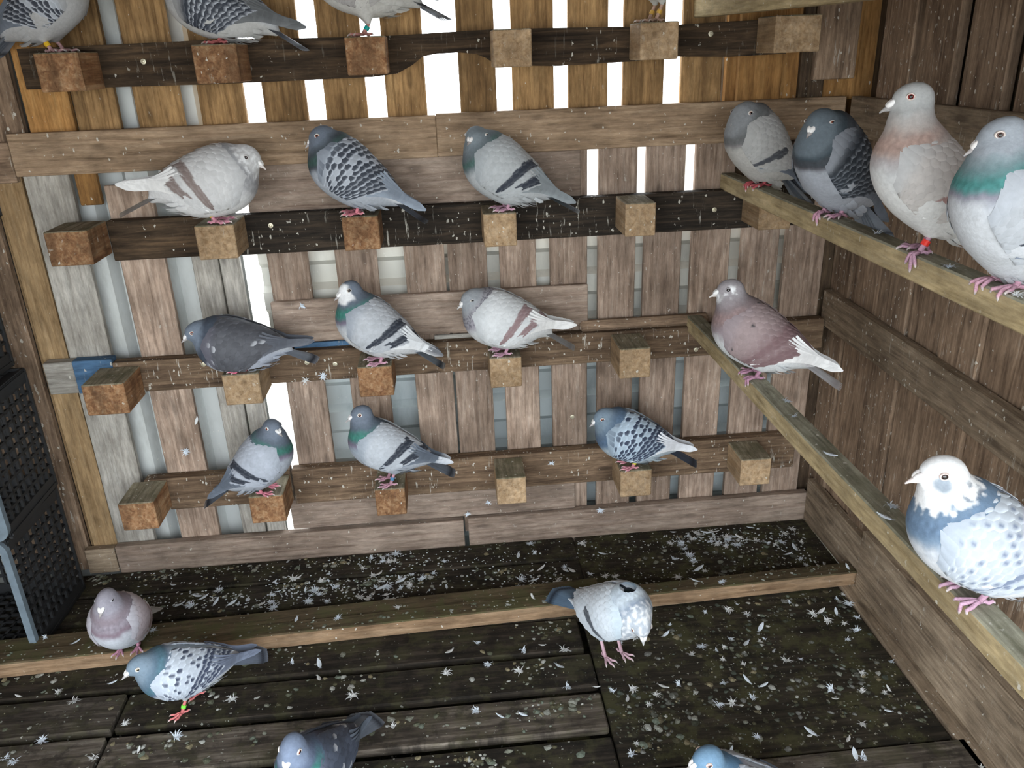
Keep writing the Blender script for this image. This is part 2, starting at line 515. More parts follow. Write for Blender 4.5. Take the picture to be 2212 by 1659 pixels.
# --- roof, left wall and the ground outside (out of the frame, they shape the light)
ceiling = struct(empty('ceiling', (0, 0, 1.75)))
yy = .12
while yy > -2.45:
    board('plank', -1.72, 1.25, yy - .19, yy, 1.755, 1.775, 'floor_x', W_RIGHT, ceiling, bev=0)
    yy -= .19
wall_left = struct(empty('wall_left', (-1.66, 0, 0)))
yy = .05
while yy > -2.2:
    board('board', -1.68, -1.66, yy - .15, yy, -.05, 1.74, 'side_v', W_RIGHT, wall_left, bev=0)
    yy -= .152
ground = struct(mesh_obj('ground', [(-30, -30, -.25), (30, -30, -.25), (30, 30, -.25), (-30, 30, -.25)], [[0, 1, 2, 3]], M_GROUND))


# ================================================================== perch rails with their blocks
def disc(name, x, y, z, r, mat, parent):
    vs, fs = [], []
    n = 12
    for k in range(n):
        a = 2 * math.pi * k / n
        vs += [(x + r * math.cos(a), y, z + r * math.sin(a)), (x + r * math.cos(a), y - .0025, z + r * math.sin(a)),
               (x + r * .55 * math.cos(a), y - .003, z + r * .55 * math.sin(a)), (x + r * .3 * math.cos(a), y - .001, z + r * .3 * math.sin(a))]
    for k in range(n):
        a, b = 4 * k, 4 * ((k + 1) % n)
        for j in range(3):
            fs.append([a + j, b + j, b + j + 1, a + j + 1])
    fs.append([4 * k + 3 for k in range(n)])
    p = parent.location
    return mesh_obj(name, [(v[0] - p.x, v[1] - p.y, v[2] - p.z) for v in vs], fs, mat, parent)


def rail_profile(name, x0, x1, y0, y1, bottom, ztop, mat, parent):
    """board whose lower edge follows a cut-out profile [(x, z), ...]"""
    p = parent.location
    vs, fs = [], []
    for x, zb in bottom:
        for y in (y0, y1):
            for z in (zb, ztop + .003 * math.sin(x * 9)):
                vs.append((x - p.x, y - p.y, z - p.z))
    n = len(bottom)
    for i in range(n - 1):
        a, b = 4 * i, 4 * i + 4
        fs += [[a, b, b + 1, a + 1], [a + 3, b + 3, b + 2, a + 2], [a + 1, b + 1, b + 3, a + 3], [a + 2, b + 2, b, a]]
    fs += [[0, 1, 3, 2], [4 * n - 4, 4 * n - 2, 4 * n - 1, 4 * n - 3]]
    return mesh_obj(name, vs, fs, mat, parent)


def perch_rail(label, base, rails, blocks, z0, zh, rust, screws):
    t = tag(empty('perch_rail', base), label, 'perch rail', 'rows of stub perches on the back wall')
    for r in rails:
        if r[0] == 'profile':
            rail_profile('rail', *r[1:], t)
        else:
            board('rail', r[0], r[1], -.040, -.002, r[2], r[3], 'wall_h', r[4], t)
    for i, (a, b) in enumerate(blocks):
        m = W_BLOCKR if i in rust else W_BLOCK
        dz = z0[i]
        board('block', a, b, -.166 + random.uniform(-.006, .004), -.041, dz, dz + zh, 'floor_y', m, t, bev=.0025, mat_top=W_BLOCKT)
    for px, py in screws:
        q = on_wall(px, py, -.0405)
        disc('screw', q[0], q[1], q[2], .0065, M_SCREW, t)
    return t


notch = [(-1.0, 1.407), (-.55, 1.402), (-.16, 1.404), (-.10, 1.41), (-.062, 1.428), (-.035, 1.447), (0, 1.452), (.06, 1.453), (.10, 1.448),
         (.125, 1.438), (.15, 1.420), (.30, 1.412), (.50, 1.416), (.60, 1.424), (.75, 1.418), (.90, 1.420)]
perch_rail('blackened rail with arched notch and six stub blocks, topmost row on slatted wall', (-1.0, -.04, 1.405),
           [('profile', -1.0, .90, -.040, -.002, notch, 1.500, W_RAIL0)],
           [(-.911, -.813), (-.558, -.458), (-.211, -.118), (.135, .226), (.488, .581), (.818, .933)],
           [1.402, 1.407, 1.412, 1.416, 1.420, 1.424], .084, (0, 1, 2), [(310, 133), (1535, 73)])
perch_rail('near-black rail streaked with droppings, six stub blocks, second row from top', (-.985, -.04, .975),
           [(-.885, -.62, .975, 1.080, W_RAIL0), (-.615, 1.02, .972, 1.078, W_RAILD)],
           [(-.987, -.884), (-.627, -.531), (-.265, -.174), (.091, .175), (.458, .538), (.812, .899)],
           [.997, .993, .996, .987, .993, .992], .086, (0, 2), [(585, 487), (1543, 453)])
perch_rail('brown rail with blue-painted left end and five stub blocks, third row down', (-1.12, -.04, .600),
           [(-1.14, -1.062, .607, .700, W_PALE), (-1.062, -.955, .605, .701, M_PAINT), (-.955, 1.088, .598, .690, W_RAIL)],
           [(-.991, -.882), (-.627, -.530), (-.270, -.177), (.089, .176), (.449, .536)],
           [.590, .594, .589, .593, .595], .088, (0, 2), [(440, 787), (663, 783), (724, 786), (1503, 755)])
perch_rail('mossy brown rail with six stub blocks, lowest row near the floor', (-.976, -.04, .2),
           [(-.945, -.52, .212, .318, W_RAIL), (-.515, 1.04, .200, .315, W_RAIL)],
           [(-.976, -.878), (-.618, -.521), (-.260, -.174), (.092, .178), (.458, .551), (.822, .914)],
           [.227, .216, .214, .219, .212, .218], .088, (0, 1, 2), [(478, 1060), (1236, 900)])


# ================================================================== perch beams and floor beams
def beam_between(name, a, b, w, h, mat, mat_top, label, cat, group=None):
    a, b = Vector(a), Vector(b)
    d = b - a
    L = d.length
    me = box_mesh(name, L, w, h, .003, mat, mat_top, (0, 0, 1))
    o = bpy.data.objects.new(name, me)
    o.location = (a + b) / 2 + Vector((0, 0, h / 2))
    o.rotation_euler = (0, -math.asin(d.z / L), math.atan2(d.y, d.x))
    COL.objects.link(o)
    return tag(o, label, cat, group)


G = 'long perch beams along the right wall'
beam_between('perch_beam', (.780, -.001, 1.076), (.776, -2.15, 1.076), .041, .044, W_PERCH, W_PERCHT,
             'square wooden perch beam carrying four pigeons by the right wall', 'perch', G)
beam_between('perch_beam', (.699, .0, .675), (.705, -2.15, .675), .044, .045, W_PERCH, W_PERCHT,
             'long square perch beam slanting over the floor at right, two pigeons on it', 'perch', G)
beam_between('perch_beam', (.682, .0, 1.514), (.86, -1.25, 1.514), .042, .046, W_PERCH, W_PERCHT,
             'pale perch beam cut off by the top right edge of the picture', 'perch', G)
beam_between('floor_beam', (-1.70, -.468, .0), (1.098, -.368, .0), .050, .046, W_FBEAM, W_FBEAMT,
             'mossy timber beam lying right across the floor before the wall', 'beam', 'beams lying on the floor')
beam_between('floor_beam', (-1.70, -.412, .0), (.36, -.3385, .0), .054, .042, W_FBEAMT, W_FBEAMT,
             'dark timber lying directly behind the long floor beam', 'beam', 'beams lying on the floor')


# ================================================================== black crates stacked in the corner
def lattice(bm_v, bm_f, o, ux, uy, w, h, nx, ny, t, n, bar):
    """grid of square bars in the plane o + a*ux + b*uy, thickness t along n"""
    def bar_box(a0, a1, b0, b1):
        i = len(bm_v)
        for c in (0, t):
            for a, b in ((a0, b0), (a1, b0), (a1, b1), (a0, b1)):
                bm_v.append(o + ux * a + uy * b + n * c)
        for f in ([0, 1, 2, 3], [7, 6, 5, 4], [0, 4, 5, 1], [1, 5, 6, 2], [2, 6, 7, 3], [3, 7, 4, 0]):
            bm_f.append([i + q for q in f])
    for i in range(nx + 1):
        a = w * i / nx
        bar_box(a - bar / 2, a + bar / 2, 0, h)
    for j in range(ny + 1):
        b = h * j / ny
        bar_box(0, w, b - bar / 2, b + bar / 2)


def crate(loc, rz, label):
    """plastic harvest crate laid on its side, open top towards the room (-y)"""
    W_, H_, D_ = .56, .350, .275
    t = tag(empty('plastic_crate', loc, rz), label, 'crate', 'black crates stacked in the left corner')
    X, Y, Z = np.eye(3)
    for nm, o, ux, uy, w, h, nx, ny, n in (
            ('side_panel', np.array([0, 0, 0]), -Y, Z, D_, H_, 9, 11, -X),
            ('side_panel', np.array([-W_, 0, 0]), -Y, Z, D_, H_, 9, 11, X),
            ('top_panel', np.array([0, 0, H_ - .004]), -Y, -X, D_, W_, 9, 18, -Z),
            ('bottom_panel', np.array([0, 0, .004]), -Y, -X, D_, W_, 9, 18, Z),
            ('base_panel', np.array([0, 0, 0]), -X, Z, W_, H_, 18, 11, -Y)):
        v, f = [], []
        lattice(v, f, o, ux, uy, w, h, nx, ny, .007, n, .0075)
        # solid bands along the borders
        for b0, b1 in ((0, .035), (h - .03, h)):
            i = len(v)
            for c in (-.001, .008):
                for a, b in ((0, b0), (w, b0), (w, b1), (0, b1)):
                    v.append(o + ux * a + uy * b + n * c)
            for q in ([0, 1, 2, 3], [7, 6, 5, 4], [0, 4, 5, 1], [1, 5, 6, 2], [2, 6, 7, 3], [3, 7, 4, 0]):
                f.append([i + z for z in q])
        mesh_obj(nm, v, f, M_CRATE, t)
    # rounded rim round the open side
    v, f = [], []
    pts = []
    r = .03
    for cx, cz, a0 in ((-r, r, -90), (-r, H_ - r, 0), (-W_ + r, H_ - r, 90), (-W_ + r, r, 180)):
        for k in range(5):
            a = math.radians(a0 + 22.5 * k)
            pts.append((cx + r * math.cos(a), cz + r * math.sin(a), math.cos(a), math.sin(a)))
    for x, z, nx_, nz_ in pts:
        for dy, e in ((0, 0), (0, -.018), (-.016, -.018), (-.016, .0)):
            v.append((x + nx_ * e + .002 * nx_, -D_ + dy, z + nz_ * e + .002 * nz_))
    n = len(pts)
    for i in range(n):
        a, b = 4 * i, 4 * ((i + 1) % n)
        for j in range(4):
            f.append([a + j, b + j, b + (j + 1) % 4, a + (j + 1) % 4])
    mesh_obj('rim', v, f, M_CRATE2, t, smooth=False)
    return t


crate((-1.160, -.105, .005), -.02, 'black lattice crate with grey rim standing on the floor, lowest of the stack')
crate((-1.150, -.115, .366), .03, 'black lattice crate in the middle of the corner stack')
crate((-1.178, -.105, .727), -.03, 'topmost black lattice crate of the stack, half out of the picture')


# ================================================================== pigeons
def smoothstep(a, b, x):
    t = np.clip((x - a) / (b - a), 0, 1)
    return t * t * (3 - 2 * t)


def rot_y(a):
    c, s = math.cos(a), math.sin(a)
    return np.array([[c, 0, s], [0, 1, 0], [-s, 0, c]])


def rot_z(a):
    c, s = math.cos(a), math.sin(a)
    return np.array([[c, -s, 0], [s, c, 0], [0, 0, 1]])


def sd_ellipsoid(p, c, R, r):
    q = (p - c) @ R
    r = np.asarray(r)
    k0 = np.linalg.norm(q / r, axis=1)
    k1 = np.linalg.norm(q / (r * r), axis=1) + 1e-9
    return k0 * (k0 - 1.0) / k1


def sd_cone(p, a, b, ra, rb):
    ab = b - a
    t = np.clip(((p - a) @ ab) / (ab @ ab), 0, 1)
    return np.linalg.norm(p - (a + t[:, None] * ab), axis=1) - (ra + (rb - ra) * t)


def smin(a, b, k):
    h = np.clip(0.5 + 0.5 * (b - a) / k, 0, 1)
    return b + (a - b) * h - k * h * (1 - h)


def surface_net(fn, lo, hi, step):
    n = np.ceil((hi - lo) / step).astype(int) + 1
    gx = [lo[i] + step * np.arange(n[i]) for i in range(3)]
    P = np.stack(np.meshgrid(*gx, indexing='ij'), -1).reshape(-1, 3)
    D = fn(P).reshape(n)
    I = D < 0
    nx, ny, nz = n
    acc = np.zeros((nx - 1, ny - 1, nz - 1, 3))
    cnt = np.zeros((nx - 1, ny - 1, nz - 1))
    corners = [(i, j, k) for i in (0, 1) for j in (0, 1) for k in (0, 1)]
    sl = lambda c: D[c[0]:nx - 1 + c[0], c[1]:ny - 1 + c[1], c[2]:nz - 1 + c[2]]
    for a in corners:
        for ax in range(3):
            if a[ax] == 0:
                b = list(a)
                b[ax] = 1
                da, db = sl(a), sl(b)
                m = (da < 0) != (db < 0)
                t = np.where(m, da / np.where(m, da - db, 1), 0)
                pt = np.zeros(da.shape + (3,))
                for q in range(3):
                    pt[..., q] = a[q]
                pt[..., ax] += t
                acc += pt * m[..., None]
                cnt += m
    cells = cnt > 0
    idx = -np.ones(cells.shape, int)
    idx[cells] = np.arange(cells.sum())
    ii = np.stack(np.nonzero(cells), -1)
    V = lo + step * (ii + acc[cells] / cnt[cells][:, None])
    F = []
    for ax in range(3):
        u, w = (ax + 1) % 3, (ax + 2) % 3
        s0 = [slice(None)] * 3
        s1 = [slice(None)] * 3
        s0[ax] = slice(0, n[ax] - 1)
        s1[ax] = slice(1, n[ax])
        ch = I[tuple(s0)] != I[tuple(s1)]
        inside = I[tuple(s0)]
        e = np.stack(np.nonzero(ch), -1)
        ok = (e[:, u] > 0) & (e[:, w] > 0) & (e[:, u] < n[u] - 1) & (e[:, w] < n[w] - 1)
        e = e[ok]
        ins = inside[tuple(e.T)]
        q = []
        for du, dw in ((-1, -1), (0, -1), (0, 0), (-1, 0)):
            c = e.copy()
            c[:, u] += du
            c[:, w] += dw
            q.append(idx[tuple(c.T)])
        q = np.stack(q, -1)
        q[~ins] = q[~ins][:, ::-1]
        F.append(q)
    return V, np.concatenate(F)


def wob(p, f, seed=0.0):
    x, y, z = p[:, 0] * f + seed, p[:, 1] * f - seed * .7, p[:, 2] * f + seed * 1.3
    return (np.sin(x + 1.7 * np.sin(y)) + np.sin(1.3 * y + 1.1 * np.sin(z + .5)) + np.sin(.9 * z + 1.9 * np.sin(x * .8))) / 3.0


def tube(pts, rad, n=7):
    """round tube through the points, capped; returns verts, faces and ring index"""
    pts = [np.asarray(p, float) for p in pts]
    V, F, ring = [], [], []
    up = np.array([.13, .27, .95])
    for i, p in enumerate(pts):
        d = pts[min(i + 1, len(pts) - 1)] - pts[max(i - 1, 0)]
        d /= np.linalg.norm(d) + 1e-12
        a = np.cross(d, up)
        if np.linalg.norm(a) < .1:
            a = np.cross(d, np.array([1.0, .1, 0]))
        a /= np.linalg.norm(a)
        b = np.cross(d, a)
        for k in range(n):
            an = 2 * math.pi * k / n
            V.append(p + rad[i] * (a * math.cos(an) + b * math.sin(an)))
            ring.append(i)
    for i in range(len(pts) - 1):
        for k in range(n):
            k2 = (k + 1) % n
            F.append([i * n + k, i * n + k2, (i + 1) * n + k2, (i + 1) * n + k])
    F.append([k for k in range(n)][::-1])
    F.append([(len(pts) - 1) * n + k for k in range(n)])
    return V, F, ring


def lin(*c):
    return np.array(c, float)


GREY = lin(.40, .44, .50)          # light blue-grey wing shield
SLATE = lin(.036, .044, .062)      # dark bars and tail band
HEADB = lin(.165, .20, .255)
GREEN = lin(.055, .21, .175)
PURPLE = lin(.17, .14, .20)
WHITE = lin(.82, .84, .86)
BELLY = lin(.42, .46, .52)

BASE = dict(head=HEADB, neck=lin(.11, .14, .18), irid=GREEN, low=PURPLE, breast=lin(.30, .34, .40), belly=BELLY, back=GREY,
            rump=lin(.50, .53, .57), wing=GREY, bar=SLATE, flight=lin(.13, .155, .195), tail=lin(.24, .28, .34), band=SLATE,
            thigh=None, eye=lin(.34, .07, .03), ering=lin(.75, .73, .70), cere=lin(.86, .86, .86), beak=lin(.40, .38, .38),
            foot=lin(.62, .22, .27), pattern='bar', face=None, density=.6, tip=None)

PIGEON_LIB = {}


def pigeon(name_label, loc, heading, pitch=32, hip=.105, neck=.055, nelev=70, nyaw=0, hyaw=0, hpitch=-5, puff=1.0, scale=1.0,
           droop=12, colors=None, ring=None, ring_side=1, grip=None, step=.0042, wing_lift=0.0, stride=0.0, seed=1, spread=0.0,
           shut=False, tailyaw=0.0, leg=.026, tipup=.016):
    c = dict(BASE)
    c.update(colors or {})
    rs = np.random.RandomState(seed)
    root = tag(empty('pigeon', tuple(loc), math.radians(heading)), name_label, 'pigeon', 'pigeons in the loft')
    p = math.radians(pitch)
    B = np.array([.004, 0, hip])
    RB = rot_y(-p)                       # columns: body axes in root frame

    def b(x, y, z):
        return B + RB @ np.array([x, y, z], float)
    N0 = b(.062, 0, .022)
    ne, ny = math.radians(nelev), math.radians(nyaw)
    nd = np.array([math.cos(ne) * math.cos(ny), math.cos(ne) * math.sin(ny), math.sin(ne)])
    HC = N0 + nd * neck
    N1 = (N0 + HC) / 2 + np.array([.006 * math.cos(ny), .006 * math.sin(ny), 0])
    hy, hp = math.radians(hyaw), math.radians(hpitch)
    RH = rot_z(hy) @ rot_y(-hp)

    def hd(x, y, z):
        return HC + RH @ np.array([x, y, z], float)
    NE = HC + RH @ np.array([-.007, 0, -.008])
    pf = puff
    fx = 0.0
    feet = [np.array([fx + stride, .021, 0]), np.array([fx - stride, -.021, 0])]
    ank = [np.array([f[0] - .012 - .2 * (leg - .026), f[1], leg]) for f in feet]

    def torso(P):
        d = sd_ellipsoid(P, b(.030, 0, -.004), RB, (.074, .060 * pf, .062 * pf))
        d = smin(d, sd_ellipsoid(P, b(-.022, 0, -.010), RB, (.088, .056 * pf, .060 * pf)), .03)
        d = smin(d, sd_ellipsoid(P, b(-.080, 0, .004), RB, (.068, .040, .035)), .03)
        d = smin(d, sd_cone(P, b(-.075, 0, .004), b(-.150, 0, .004 - .0013 * droop), .020, .007), .022)
        return d

    def full(P):
        d = torso(P)
        dn = smin(sd_cone(P, N0, N1, .040 * (.75 + .25 * pf), .030 * (.8 + .2 * pf)), sd_cone(P, N1, NE, .030 * (.8 + .2 * pf), .0195), .014)
        d = smin(d, dn, .024)
        d = smin(d, sd_ellipsoid(P, hd(.003, 0, .002), RH, (.0285, .0208, .0212)), .010)
        d = smin(d, sd_cone(P, hd(.010, 0, -.003), hd(.0265, 0, -.006), .0125, .0062), .010)
        for i, s in enumerate((1, -1)):
            d = smin(d, sd_cone(P, b(-.014, s * .026, -.030), ank[i] + np.array([0, 0, .004]), .031 * (.6 + .4 * pf), .0062), .018)
        return d

    pts = np.array([b(-.17, .08, 0), b(-.17, -.08, -.02), b(.12, .08, 0), b(.05, -.08, -.09), b(0, .085 * pf, .08), HC + .05, HC - .05, b(.11, 0, -.05)] + ank)
    lo, hi = pts.min(0) - .012, pts.max(0) + .012
    lo[2] = max(lo[2], .012)
    V, F = surface_net(full, lo, hi, step)
    for _ in range(2):
        e = 1e-3
        g = np.stack([full(V + np.eye(3)[i] * e) - full(V - np.eye(3)[i] * e) for i in range(3)], -1) / (2 * e)
        V = V - g * (full(V) / np.maximum((g * g).sum(1), .2))[:, None] * .8
    # ---- plumage colours by anatomy
    q = (V - B) @ RB
    na = HC - N0
    tt_ = np.clip(((V - N0) @ na) / (na @ na), -.6, 1.5)
    dist = np.linalg.norm(V - (N0 + tt_[:, None] * na), axis=1)
    par = .46 + .54 * ((V - N0) @ nd) / max(neck, .042)
    near = smoothstep(.105, .066, dist)
    par = np.where(par > .1, .1 + (par - .1) * near, par)
    par = np.maximum(par, smoothstep(.044, .028, np.linalg.norm((V - HC), axis=1)) * .9)
    nz = wob(V, 130, seed) * .035 + wob(V, 330, seed * 2) * .02
    pq = par + nz
    belly = smoothstep(.005, -.045, q[:, 2] + .35 * q[:, 0] + nz * .3)
    col = c['breast'] * (1 - belly)[:, None] + c['belly'] * belly[:, None]
    bk = smoothstep(.022, .036, q[:, 2] + nz * .15) * smoothstep(.075, .03, q[:, 0])
    col = col * (1 - bk)[:, None] + c['back'] * bk[:, None]
    rp = smoothstep(-.055, -.085, q[:, 0] + nz * .2) * smoothstep(-.012, .006, q[:, 2])
    col = col * (1 - rp)[:, None] + c['rump'] * rp[:, None]

    def lay(cur, w, cc):
        return cur * (1 - w)[:, None] + cc * w[:, None]
    pp = np.maximum(pq, smoothstep(.03, .09, q[:, 0]) * .0)
    front = smoothstep(-.005, .035, (V - N0) @ np.array([math.cos(p), 0, math.sin(p)]) + .02)
    col = lay(col, smoothstep(.16, .36, pp) * (1 - bk * .6), c['low'])
    col = lay(col, smoothstep(.33, .48, pp), c['neck'])
    col = lay(col, smoothstep(.32, .50, pp) * smoothstep(.72, .54, pp) * front, c['irid'] * (1 + .25 * wob(V, 420, 3)[:, None]))
    col = lay(col, smoothstep(.68, .82, pp), c['neck'] * .5 + c['head'] * .5)
    col = lay(col, smoothstep(.80, .90, pp), c['head'])
    hq = (V - HC) @ RH
    if c['face'] == 'white':          # whole head white, ragged bib
        w = smoothstep(.66, .71, pp + wob(V, 330, 5) * .06)
        col = lay(col, w, WHITE)
        dk = smoothstep(.014, .007, np.linalg.norm((hq - np.array([.012, 0, -.005])) * np.array([1, .0, 1]), axis=1)) * smoothstep(.004, .01, np.abs(hq[:, 1]))
        col = lay(col, dk * .8, lin(.17, .23, .30))
        sp = smoothstep(.10, .45, wob(V, 340, 9)) * smoothstep(.60, .70, pp) * smoothstep(.95, .75, pp) * smoothstep(.004, -.010, hq[:, 0])
        col = lay(col, sp * .8, lin(.10, .14, .20))
    elif c['face'] == 'mask':         # white forehead, cheek and throat
        w = smoothstep(.004, .012, hq[:, 0] + wob(V, 300, 4) * .006) * smoothstep(.72, .82, pp)
        col = lay(col, w, WHITE)
        th = smoothstep(.027, .019, np.linalg.norm(V - hd(.016, 0, -.025), axis=1) + wob(V, 500, 2) * .004)
        col = lay(col, th, WHITE)
    elif c['face'] == 'fleck':        # white flecks round eye and throat
        w = smoothstep(.15, .5, wob(V, 280, 7)) * smoothstep(.021, .012, np.linalg.norm(hq - np.sign(hq[:, 1:2]) * np.array([[0, .017, 0]]) - np.array([.004, 0, -.004]), axis=1))
        col = lay(col, w, WHITE)
        th = smoothstep(.022, .012, np.linalg.norm(V - hd(.022, 0, -.016), axis=1) + wob(V, 500, 2) * .004)
        col = lay(col, th * .9, WHITE)
    elif c['face'] == 'grizzle':
        w = smoothstep(-.15, .35, wob(V, 340, 7)) * smoothstep(.62, .80, pp)
        col = lay(col, w * .85, WHITE)
    if c.get('mottle') is not None:   # speckled neck
        w = smoothstep(.0, .35, wob(V, 620, 6)) * smoothstep(.33, .42, pp) * smoothstep(.80, .70, pp)
        col = lay(col, w, c['mottle'])
    mesh_obj('body', V, F, FEATHER, root, np.clip(col, 0, 1), smooth=True)

    # ---- wings: a curved shield laid with overlapping covert feathers
    ns, nt = 34, 22
    ts = np.linspace(0, 1, nt)
    ss = np.linspace(-.05, 2.1, ns)

    def wing_x(s, t):
        xf = .064 + .032 * np.sin(np.pi * np.clip(t * 1.02, 0, 1)) - .010 * t
        xr = -.122 + .098 * t ** 1.3
        return xf + (xr - xf) * s

    def wing_th(t):
        return np.radians(80 - 134 * t)
    S, T = np.meshgrid(ss, ts, indexing='ij')
    X, TH = wing_x(S, T), wing_th(T)
    dirn = np.stack([np.zeros_like(TH), np.cos(TH), np.sin(TH)], -1)
    aL = np.zeros(X.size)
    aH = np.full(X.size, .13)
    base = np.stack([X.ravel(), np.zeros(X.size), np.zeros(X.size)], -1)
    dr = dirn.reshape(-1, 3)
    for _ in range(18):
        mid = (aL + aH) / 2
        w = (base + dr * mid[:, None]) @ RB.T + B
        ins = torso(w) < 0
        aL = np.where(ins, mid, aL)
        aH = np.where(ins, aH, mid)
    rho = aL.reshape(X.shape)
    rmin = np.interp(X, [-.26, -.20, -.15, -.10, -.05, 0], [.008, .011, .020, .034, .040, .0]) * (1 - .25 * np.abs(np.sin(TH)))
    rho = np.maximum(rho, rmin)

    def bil(s, t):
        fs_ = np.clip((s - ss[0]) / (ss[1] - ss[0]), 0, ns - 1.001)
        ft = np.clip(t, 0, 1) * (nt - 1.001)
        i, j = fs_.astype(int), ft.astype(int)
        u, v = fs_ - i, ft - j
        return rho[i, j] * (1 - u) * (1 - v) + rho[i + 1, j] * u * (1 - v) + rho[i, j + 1] * (1 - u) * v + rho[i + 1, j + 1] * u * v

    def wpoint(s, t, off, side):
        r = bil(s, t) + off + wing_lift * (.3 + .7 * s) * .016
        th = wing_th(t) + wing_lift * .22
        loc_ = np.stack([wing_x(s, t), side * r * np.cos(th), r * np.sin(th)], -1)
        return loc_ @ RB.T + B

    pat = c['pattern']
    wcol, bcol = c['wing'], c['bar']
    lightc = np.minimum(wcol * 1.35 + .05, .9)
    nr, nc = 12, 10
    UU, VV = np.meshgrid(np.concatenate([[0, .2], np.linspace(.35, 1, 8)]), np.linspace(-1, 1, 5), indexing='ij')
    quad = []
    for i in range(9):
        for j in range(4):
            quad.append([i * 5 + j, i * 5 + j + 1, (i + 1) * 5 + j + 1, (i + 1) * 5 + j])
    for side in (1, -1):
        vs, fs, cs = [], [], []
        for r in range(nr - 1, -1, -1):
            for k in range(nc + (r % 2)):
                tcen = (k + (.5 if r % 2 == 0 else 0.0)) / nc
                s0 = .93 * r / nr - .03 + rs.uniform(-.012, .012)
                ls = .20 + .06 * r / nr
                wd = (1.45 + .25 * r / nr) / nc / 2
                prof = np.where(UU < .62, .80 + .32 * UU, np.sqrt(np.clip(1 - ((UU - .62) / .385) ** 2, 0, 1)))
                s = s0 + ls * UU
                t = np.clip(tcen + VV * wd * prof + rs.uniform(-.006, .006), 0, 1)
                off = .0012 + .0034 * UU - .0010 * VV * VV + rs.uniform(-.0003, .0003)
                P3 = wpoint(s.ravel(), t.ravel(), off.ravel(), side)
                u, v = UU.ravel(), VV.ravel()
                sv = s.ravel() + rs.uniform(-.014, .014)
                cc = np.tile(wcol, (len(u), 1)) * rs.uniform(.94, 1.06)
                edge = np.maximum(smoothstep(.80, .97, u), smoothstep(.7, 1.0, np.abs(v)) * .6)

                def dark(w, q_=bcol):
                    nonlocal cc
                    cc = cc * (1 - w)[:, None] + q_ * w[:, None]
                b1 = (sv > .62) & (sv < .765)
                b2 = (sv > .875) & (sv < 1.03)
                if pat == 'bar':
                    lim = 1.0 if tcen > .12 else 0.0
                    dark((b1 & (tcen > .10) & (tcen < .93)) * 1.0)
                    dark((b2 & (tcen < .72)) * 1.0)
                elif pat == 'none':
                    dark((b1 & (tcen > .45)) * .9)
                elif pat == 'darkcheck':
                    cc = np.tile(bcol, (len(u), 1)) * rs.uniform(.85, 1.25)
                    if rs.rand() < c['density'] and r > 1:
                        w = smoothstep(.74, .90, u) * smoothstep(.15, .6, np.abs(v)) * rs.uniform(.4, .95)
                        cc = cc * (1 - w)[:, None] + lightc * w[:, None]
                elif pat in ('check', 'fleck'):
                    if rs.rand() < c['density'] * (.55 + .6 * r / nr):
                        lim = c.get('lim', .62) if pat != 'fleck' else .16
                        spot = smoothstep(.22 if pat != 'fleck' else .6, .34 if pat != 'fleck' else .7, u) * smoothstep(.92, .80, u) * smoothstep(lim + .25, lim, np.abs(v + rs.uniform(-.2, .2)))
                        dark(spot)
                    if pat != 'fleck':
                        dark(((sv > .66) & (sv < .81) & (tcen < .95)) * 1.0)
                    else:
                        dark(((sv > .72) & (sv < .82) & (tcen > .1)) * 1.0)
                    dark(((sv > .87) & (sv < 1.04) & (tcen < .8)) * 1.0)
                    cc = cc * (1 - edge * .55)[:, None] + lightc * (edge * .55)[:, None]
                elif pat == 'solid':
                    cc = cc * rs.uniform(.8, 1.12)
                    if rs.rand() < c['density']:
                        w = smoothstep(.6, .9, u) * .7
                        cc = cc * (1 - w)[:, None] + lin(.62, .65, .70) * w[:, None]
                elif pat == 'brown':
                    dark(smoothstep(.35, .7, u) * smoothstep(.9, .3, np.abs(v)) * smoothstep(.35, .7, sv) * .8)
                    dark((b1 | b2) * .8)
                    if rs.rand() < .02:
                        dark(smoothstep(.7, .8, u) * smoothstep(.6, .3, np.abs(v)), lin(.04, .04, .045))
                cc = cc * (1 - edge * .10)[:, None] + lightc * (edge * .10)[:, None]
                w = smoothstep(.26, .06, sv) * .75 * (tcen > .22)
                cc = cc * (1 - w)[:, None] + c['breast'] * w[:, None]
                n0 = len(vs) * 0 + sum(len(x) for x in vs)
                vs.append(P3)
                cs.append(cc)
                fs += [[n0 + z for z in qd] for qd in (quad if side > 0 else [x[::-1] for x in quad])]
        wing = mesh_obj('wing', np.concatenate(vs), fs, VANE, root, np.clip(np.concatenate(cs), 0, 1), smooth=True)
        # flight feathers (sub-part of the wing)
        vs, fs, cs = [], [], []
        nF = 9
        US, VS = np.meshgrid(np.linspace(0, 1, 9), np.linspace(-1, 1, 3), indexing='ij')
        u, v = US.ravel(), VS.ravel()
        for k in range(nF):
            f = k / (nF - 1)
            t0 = .26 + .66 * f
            xb = wing_x(np.array([.80]), np.array([t0]))[0]
            xe = -.212 + .080 * f ** 1.1
            tend = .40 + .16 * f
            xx = xb + (xe - xb) * u
            tt = t0 + (tend - t0) * u ** .7
            xf_ = wing_x(np.zeros_like(tt), tt)
            xr_ = wing_x(np.ones_like(tt), tt)
            s = (xx - xf_) / (xr_ - xf_)
            wv = .0118 * np.where(u < .75, 1, np.sqrt(np.clip(1 - ((u - .75) / .255) ** 2, 0, 1)))
            rr = bil(s, tt) - .0012 + .0009 * (nF - k) * u
            th = wing_th(tt)
            ctr = np.stack([xx, side * (rr * np.cos(th) + .001), rr * np.sin(th)], -1)
            ctr[:, 2] += v * wv + tipup * u * u
            ctr[:, 1] += side * (-.0012 * v * v)
            P3 = ctr @ RB.T + B
